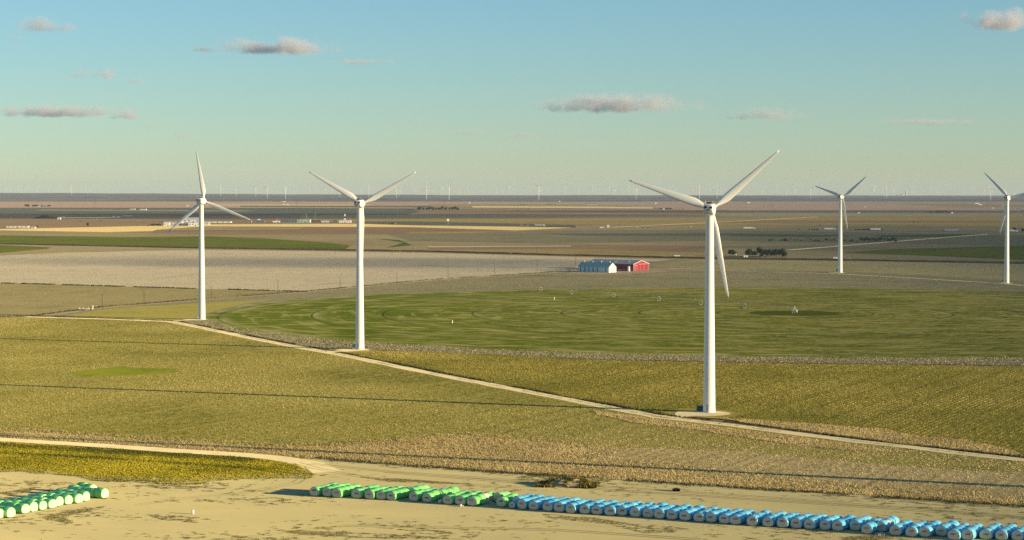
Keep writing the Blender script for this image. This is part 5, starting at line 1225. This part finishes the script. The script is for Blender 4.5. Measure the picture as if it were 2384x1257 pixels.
stuff('cotton_lint', 'loose white cotton lint strewn along the front of the module rows', 'cotton lint', (V_, T_, t_), tinted('lint', (.6, .57, .48), (.7, .67, .58), (.8, .77, .7)))
def mid_stalks(label, polys, n, d0, d1, s0, s1, mat, sd, minus=None, sp=2.04):
    X, Y = rnd_frame(n, d0, d1, sd); k = np.zeros(len(X), bool)
    for q in polys: k |= inpoly(X, Y, [G(*p_) for p_ in q])
    k &= (fbm(X, Y, 22, sd+3) > RNG.uniform(.2, .75, len(X))) & (dist_line(X, Y, roadP) > 5) & (np.hypot(X-PC.x, Y-PC.y) > PR+6); X, Y = X[k], Y[k]
    X, Y = snap_rows(X, Y, sp, .15, sd); S = RNG.uniform(s0, s1, len(X))
    stuff('cotton_stalks', label, 'cotton stalks', tufts(np.stack([X, Y, np.full(len(X), .2)], 1), S*.55, S*.45, np.clip(RNG.normal(.5, .3, len(X)), 0, 1), 3, sd), mat)
BEI = [(-300,612),(0,597),(130,590),(450,583),(700,586),(1000,590.5),(1330,599.5),(1560,606),(1430,618),(1330,631),(1150,640),(1000,651),(850,664),(715,678),(450,671),(0,658),(-300,652)]
mid_stalks('pale cotton stalks on the wide beige field', [BEI], 260000, 1600, 2750, .4, .85, tinted('beige stalks', (.34, .27, .17), (.44, .35, .225), (.54, .45, .31)), 101)
mid_stalks('brown cotton stalks on the field left of the leftmost turbine', [[(-300,656),(0,661),(450,674),(715,681),(480,699),(240,718),(80,738),(-300,740)]], 160000, 1250, 1800, .3, .6, tinted('brown stalks', (.16, .135, .055), (.25, .205, .095), (.38, .32, .18)), 102)
mid_stalks('yellow grey stubble round the farmstead turbine', [[(1520,613),(1640,606.5),(2000,610.5),(2384,617),(2700,623),(2700,672),(2384,652),(1960,631),(1640,626),(1500,622)]], 160000, 1750, 2400, .4, .8, tinted('yellow stubble stalks', (.22, .185, .085), (.32, .27, .14), (.44, .38, .22)), 103)
mid_stalks('grey cotton stubble between the green circle and the barns', [[(715,680),(1000,653),(1330,633),(1640,629),(1960,634),(2384,657),(2700,677),(2700,690),(1850,670),(1300,670),(700,697)]], 200000, 1450, 2000, .3, .7, tinted('grey stalks', (.15, .14, .085), (.23, .21, .135), (.36, .33, .22)), 104)
# ------------------------------------------------------------------ clouds: soft volumes far beyond the haze
def cloudmat():
    m, nt, N, L = newmat('cloud vapour')
    o = N('ShaderNodeOutputMaterial'); pv = N('ShaderNodeVolumePrincipled'); L(pv.outputs[0], o.inputs['Volume'])
    pv.inputs['Color'].default_value = (.80, .80, .85, 1); pv.inputs['Anisotropy'].default_value = .0
    tc = N('ShaderNodeTexCoord'); oi = N('ShaderNodeObjectInfo'); geo = N('ShaderNodeNewGeometry')
    sc_ = N('ShaderNodeVectorMath'); sc_.operation = 'SCALE'; sc_.inputs['Scale'].default_value = 1/190.; L(geo.outputs['Position'], sc_.inputs[0])
    def noise(scale, det):
        n = N('ShaderNodeTexNoise'); n.inputs['Scale'].default_value = scale; n.inputs['Detail'].default_value = det; n.inputs['Roughness'].default_value = .55; L(sc_.outputs[0], n.inputs['Vector']); return n.outputs['Fac']
    ln = N('ShaderNodeVectorMath'); ln.operation = 'LENGTH'
    sx = N('ShaderNodeSeparateXYZ'); L(tc.outputs['Object'], sx.inputs[0])
    # flat base: squeeze the lower half
    ng = N('ShaderNodeMath'); ng.operation = 'MINIMUM'; ng.inputs[1].default_value = 0; L(sx.outputs[2], ng.inputs[0])
    zz = N('ShaderNodeMath'); zz.operation = 'MULTIPLY_ADD'; zz.inputs[1].default_value = 1.3; L(ng.outputs[0], zz.inputs[0]); L(sx.outputs[2], zz.inputs[2])
    cb = N('ShaderNodeCombineXYZ'); L(sx.outputs[0], cb.inputs[0]); L(sx.outputs[1], cb.inputs[1]); L(zz.outputs[0], cb.inputs[2])
    L(cb.outputs[0], ln.inputs[0])
    def math_(op, a, b, c=None):
        k = N('ShaderNodeMath'); k.operation = op
        for i, q in enumerate((a, b, c)):
            if q is None: continue
            if isinstance(q, (int, float)): k.inputs[i].default_value = q
            else: L(q, k.inputs[i])
        return k.outputs[0]
    f = math_('SUBTRACT', .62, ln.outputs['Value'])
    f = math_('MULTIPLY_ADD', math_('SUBTRACT', noise(.7, 2), .47), 2.3, f)
    f = math_('MULTIPLY_ADD', math_('SUBTRACT', noise(2.6, 5), .5), 1.0, f)
    r = N('ShaderNodeMapRange'); r.inputs[1].default_value = 0.; r.inputs[2].default_value = .9; L(f, r.inputs[0])
    edge = N('ShaderNodeMapRange'); edge.inputs[1].default_value = 1.0; edge.inputs[2].default_value = .82; L(ln.outputs['Value'], edge.inputs[0])
    d = math_('MULTIPLY', math_('MULTIPLY', r.outputs[0], edge.outputs[0]), oi.outputs['Alpha'])
    L(math_('MULTIPLY', d, .02), pv.inputs['Density'])
    return m
CM = cloudmat()
def cloud_domain():
    import bmesh
    bm = bmesh.new(); bmesh.ops.create_icosphere(bm, subdivisions=3, radius=1.0)
    me = bpy.data.meshes.new('cloud'); bm.to_mesh(me); bm.free(); me.materials.append(CM); return me
CD = cloud_domain()
CL = [(93,66,64,20,.8,'small cloud at top left with peach lit middle'),(42,91,26,8,.35,'faint grey wisp below the top left cloud'),(640,117,136,20,1.1,'longest bright low cloud above and between the two left turbines'),(481,118,30,6,.35,'faint grey wisp left of the longest bright cloud'),(845,147,66,8,.6,'flat dark grey lens cloud right of the longest bright cloud'),
 (213,178,52,18,.5,'soft pinkish puff cloud under the top left cloud'),(148,187,26,7,.3,'faint wisp left of the soft pinkish puff'),(317,192,28,9,.45,'little grey cloud right of the soft pinkish puff'),(130,265,150,15,.35,'long pale cloud bank at the left edge above the horizon'),(297,272,44,13,.4,'pale puff at the right end of the left cloud bank'),(372,272,36,6,.25,'faint streak right of the left cloud bank'),(357,298,36,5,.2,'faint streak below the left cloud bank'),(425,322,24,13,.2,'faint pinkish puff above the leftmost turbine'),
 (1437,250,160,25,.55,'broad grey and white cloud left of the nearest turbine blade'),(1270,261,16,5,.3,'tiny wisp left of the broad grey cloud'),(1790,273,78,14,.4,'pair of small pale cumulus tops right of the nearest blade'),(2165,287,120,8,.25,'thin faint streak cloud at right'),(2338,57,92,27,1.1,'bright cumulus cut by the top right picture edge'),(1090,313,60,9,.18,'very faint streak above mid-horizon, left'),(1215,320,60,7,.15,'very faint streak above mid-horizon, right'),(935,296,46,4,.2,'thin faint streak right of the second turbine tip')]
for i, (px, py, wx, wy, dens, lab) in enumerate(CL):
    el = (443.65-py)/F; D = min(44000., 1500./el); p = A(px, py, D); s = D/F
    o = link(bpy.data.objects.new('cloud', CD)); o.location = p; o.scale = (wx*s*1.45, max(wy*s*2.6, wx*s*.8), wy*s*1.75); o.color = (1, 1, 1, (.4 if dens < .28 else .65+.55*dens)*10500/D)
    tag(o, lab, 'cloud', 'small evening clouds')
m, nt, N, L = newmat('cloud vapour dense')
o_ = N('ShaderNodeOutputMaterial'); pv = N('ShaderNodeVolumePrincipled'); L(pv.outputs[0], o_.inputs['Volume'])
pv.inputs['Color'].default_value = (.97, .97, .97, 1); pv.inputs['Density'].default_value = .0019; m.cycles.homogeneous_volume = True
SD = Vector((math.cos(SUN_AZ), math.sin(SUN_AZ), math.tan(SUN_EL)))
for i, (sx, sy, rx, ry, rz_) in enumerate(((780, 2900, 400, 2000, 60), (-900, 6300, 1500, 700, 70), (1300, 7600, 1500, 500, 60), (-150, 2240, 330, 170, 45))):
    c = Vector((sx, sy, 0)) + SD*(1400./SD.z); me = CD.copy(); me.materials.clear(); me.materials.append(m)
    o = link(bpy.data.objects.new('cloud', me)); o.location = c; o.scale = (rx, ry, rz_)
    tag(o, 'evening cloud out of view to the right, %s of four shading the plain' % ordn(i), 'cloud', 'clouds out of view')
# ------------------------------------------------------------------ haze, sky, sun, camera
m, nt, N, L = newmat('evening haze')
o_ = N('ShaderNodeOutputMaterial'); pv = N('ShaderNodeVolumePrincipled'); L(pv.outputs[0], o_.inputs['Volume'])
pv.inputs['Color'].default_value = (.58, .72, .92, 1); pv.inputs['Density'].default_value = 1.9e-5; pv.inputs['Anisotropy'].default_value = 0.
m.cycles.homogeneous_volume = True
hz = MB(); hz.box((0, 14800, 89.), (17600, 30600, 180.)); o = hz.obj('haze', m); o['kind'] = 'stuff'; o['label'] = 'pale evening haze over the plain'; o['category'] = 'haze'
w = bpy.data.worlds.new('World'); sc.world = w; w.use_nodes = True
nt = w.node_tree; s = nt.nodes.new('ShaderNodeTexSky'); s.sky_type = 'NISHITA'; s.sun_disc = False
s.sun_elevation = SUN_EL; s.sun_rotation = R(90)-SUN_AZ; s.air_density = .96; s.dust_density = 0.; s.ozone_density = 4.
bg = nt.nodes['Background']; bg.inputs[1].default_value = .080
tn = nt.nodes.new('ShaderNodeMix'); tn.data_type = 'RGBA'; tn.blend_type = 'MULTIPLY'; tn.inputs[0].default_value = 1; tn.inputs[7].default_value = (.92, .975, .955, 1); nt.links.new(s.outputs[0], tn.inputs[6]); nt.links.new(tn.outputs[2], bg.inputs[0])
sl = bpy.data.lights.new('sun', 'SUN'); sl.energy = 4.0; sl.angle = R(.5); sl.color = (1., .81, .48)
so = link(bpy.data.objects.new('sun', sl)); d = Vector((math.cos(SUN_AZ)*math.cos(SUN_EL), math.sin(SUN_AZ)*math.cos(SUN_EL), math.sin(SUN_EL)))
so.rotation_euler = d.to_track_quat('Z', 'Y').to_euler()
cam = bpy.data.cameras.new('camera'); co = link(bpy.data.objects.new('camera', cam)); sc.camera = co
co.location = (0, 0, CAMZ); co.rotation_euler = (math.pi/2-PITCH, 0, 0); cam.sensor_width = 36; cam.sensor_fit = 'HORIZONTAL'; cam.lens = 36*F/W0; cam.clip_start = 1; cam.clip_end = 150000
sc.view_settings.view_transform = 'Standard'; sc.view_settings.look = 'None'; sc.view_settings.gamma = 1; sc.view_settings.exposure = 1.08
sc.render.resolution_x = 1024; sc.render.resolution_y = 539
sc.cycles.volume_step_rate = 1.; sc.cycles.volume_max_steps = 128; sc.cycles.max_bounces = 6; sc.cycles.diffuse_bounces = 3; sc.cycles.volume_bounces = 3
sc.cycles.use_denoising = False
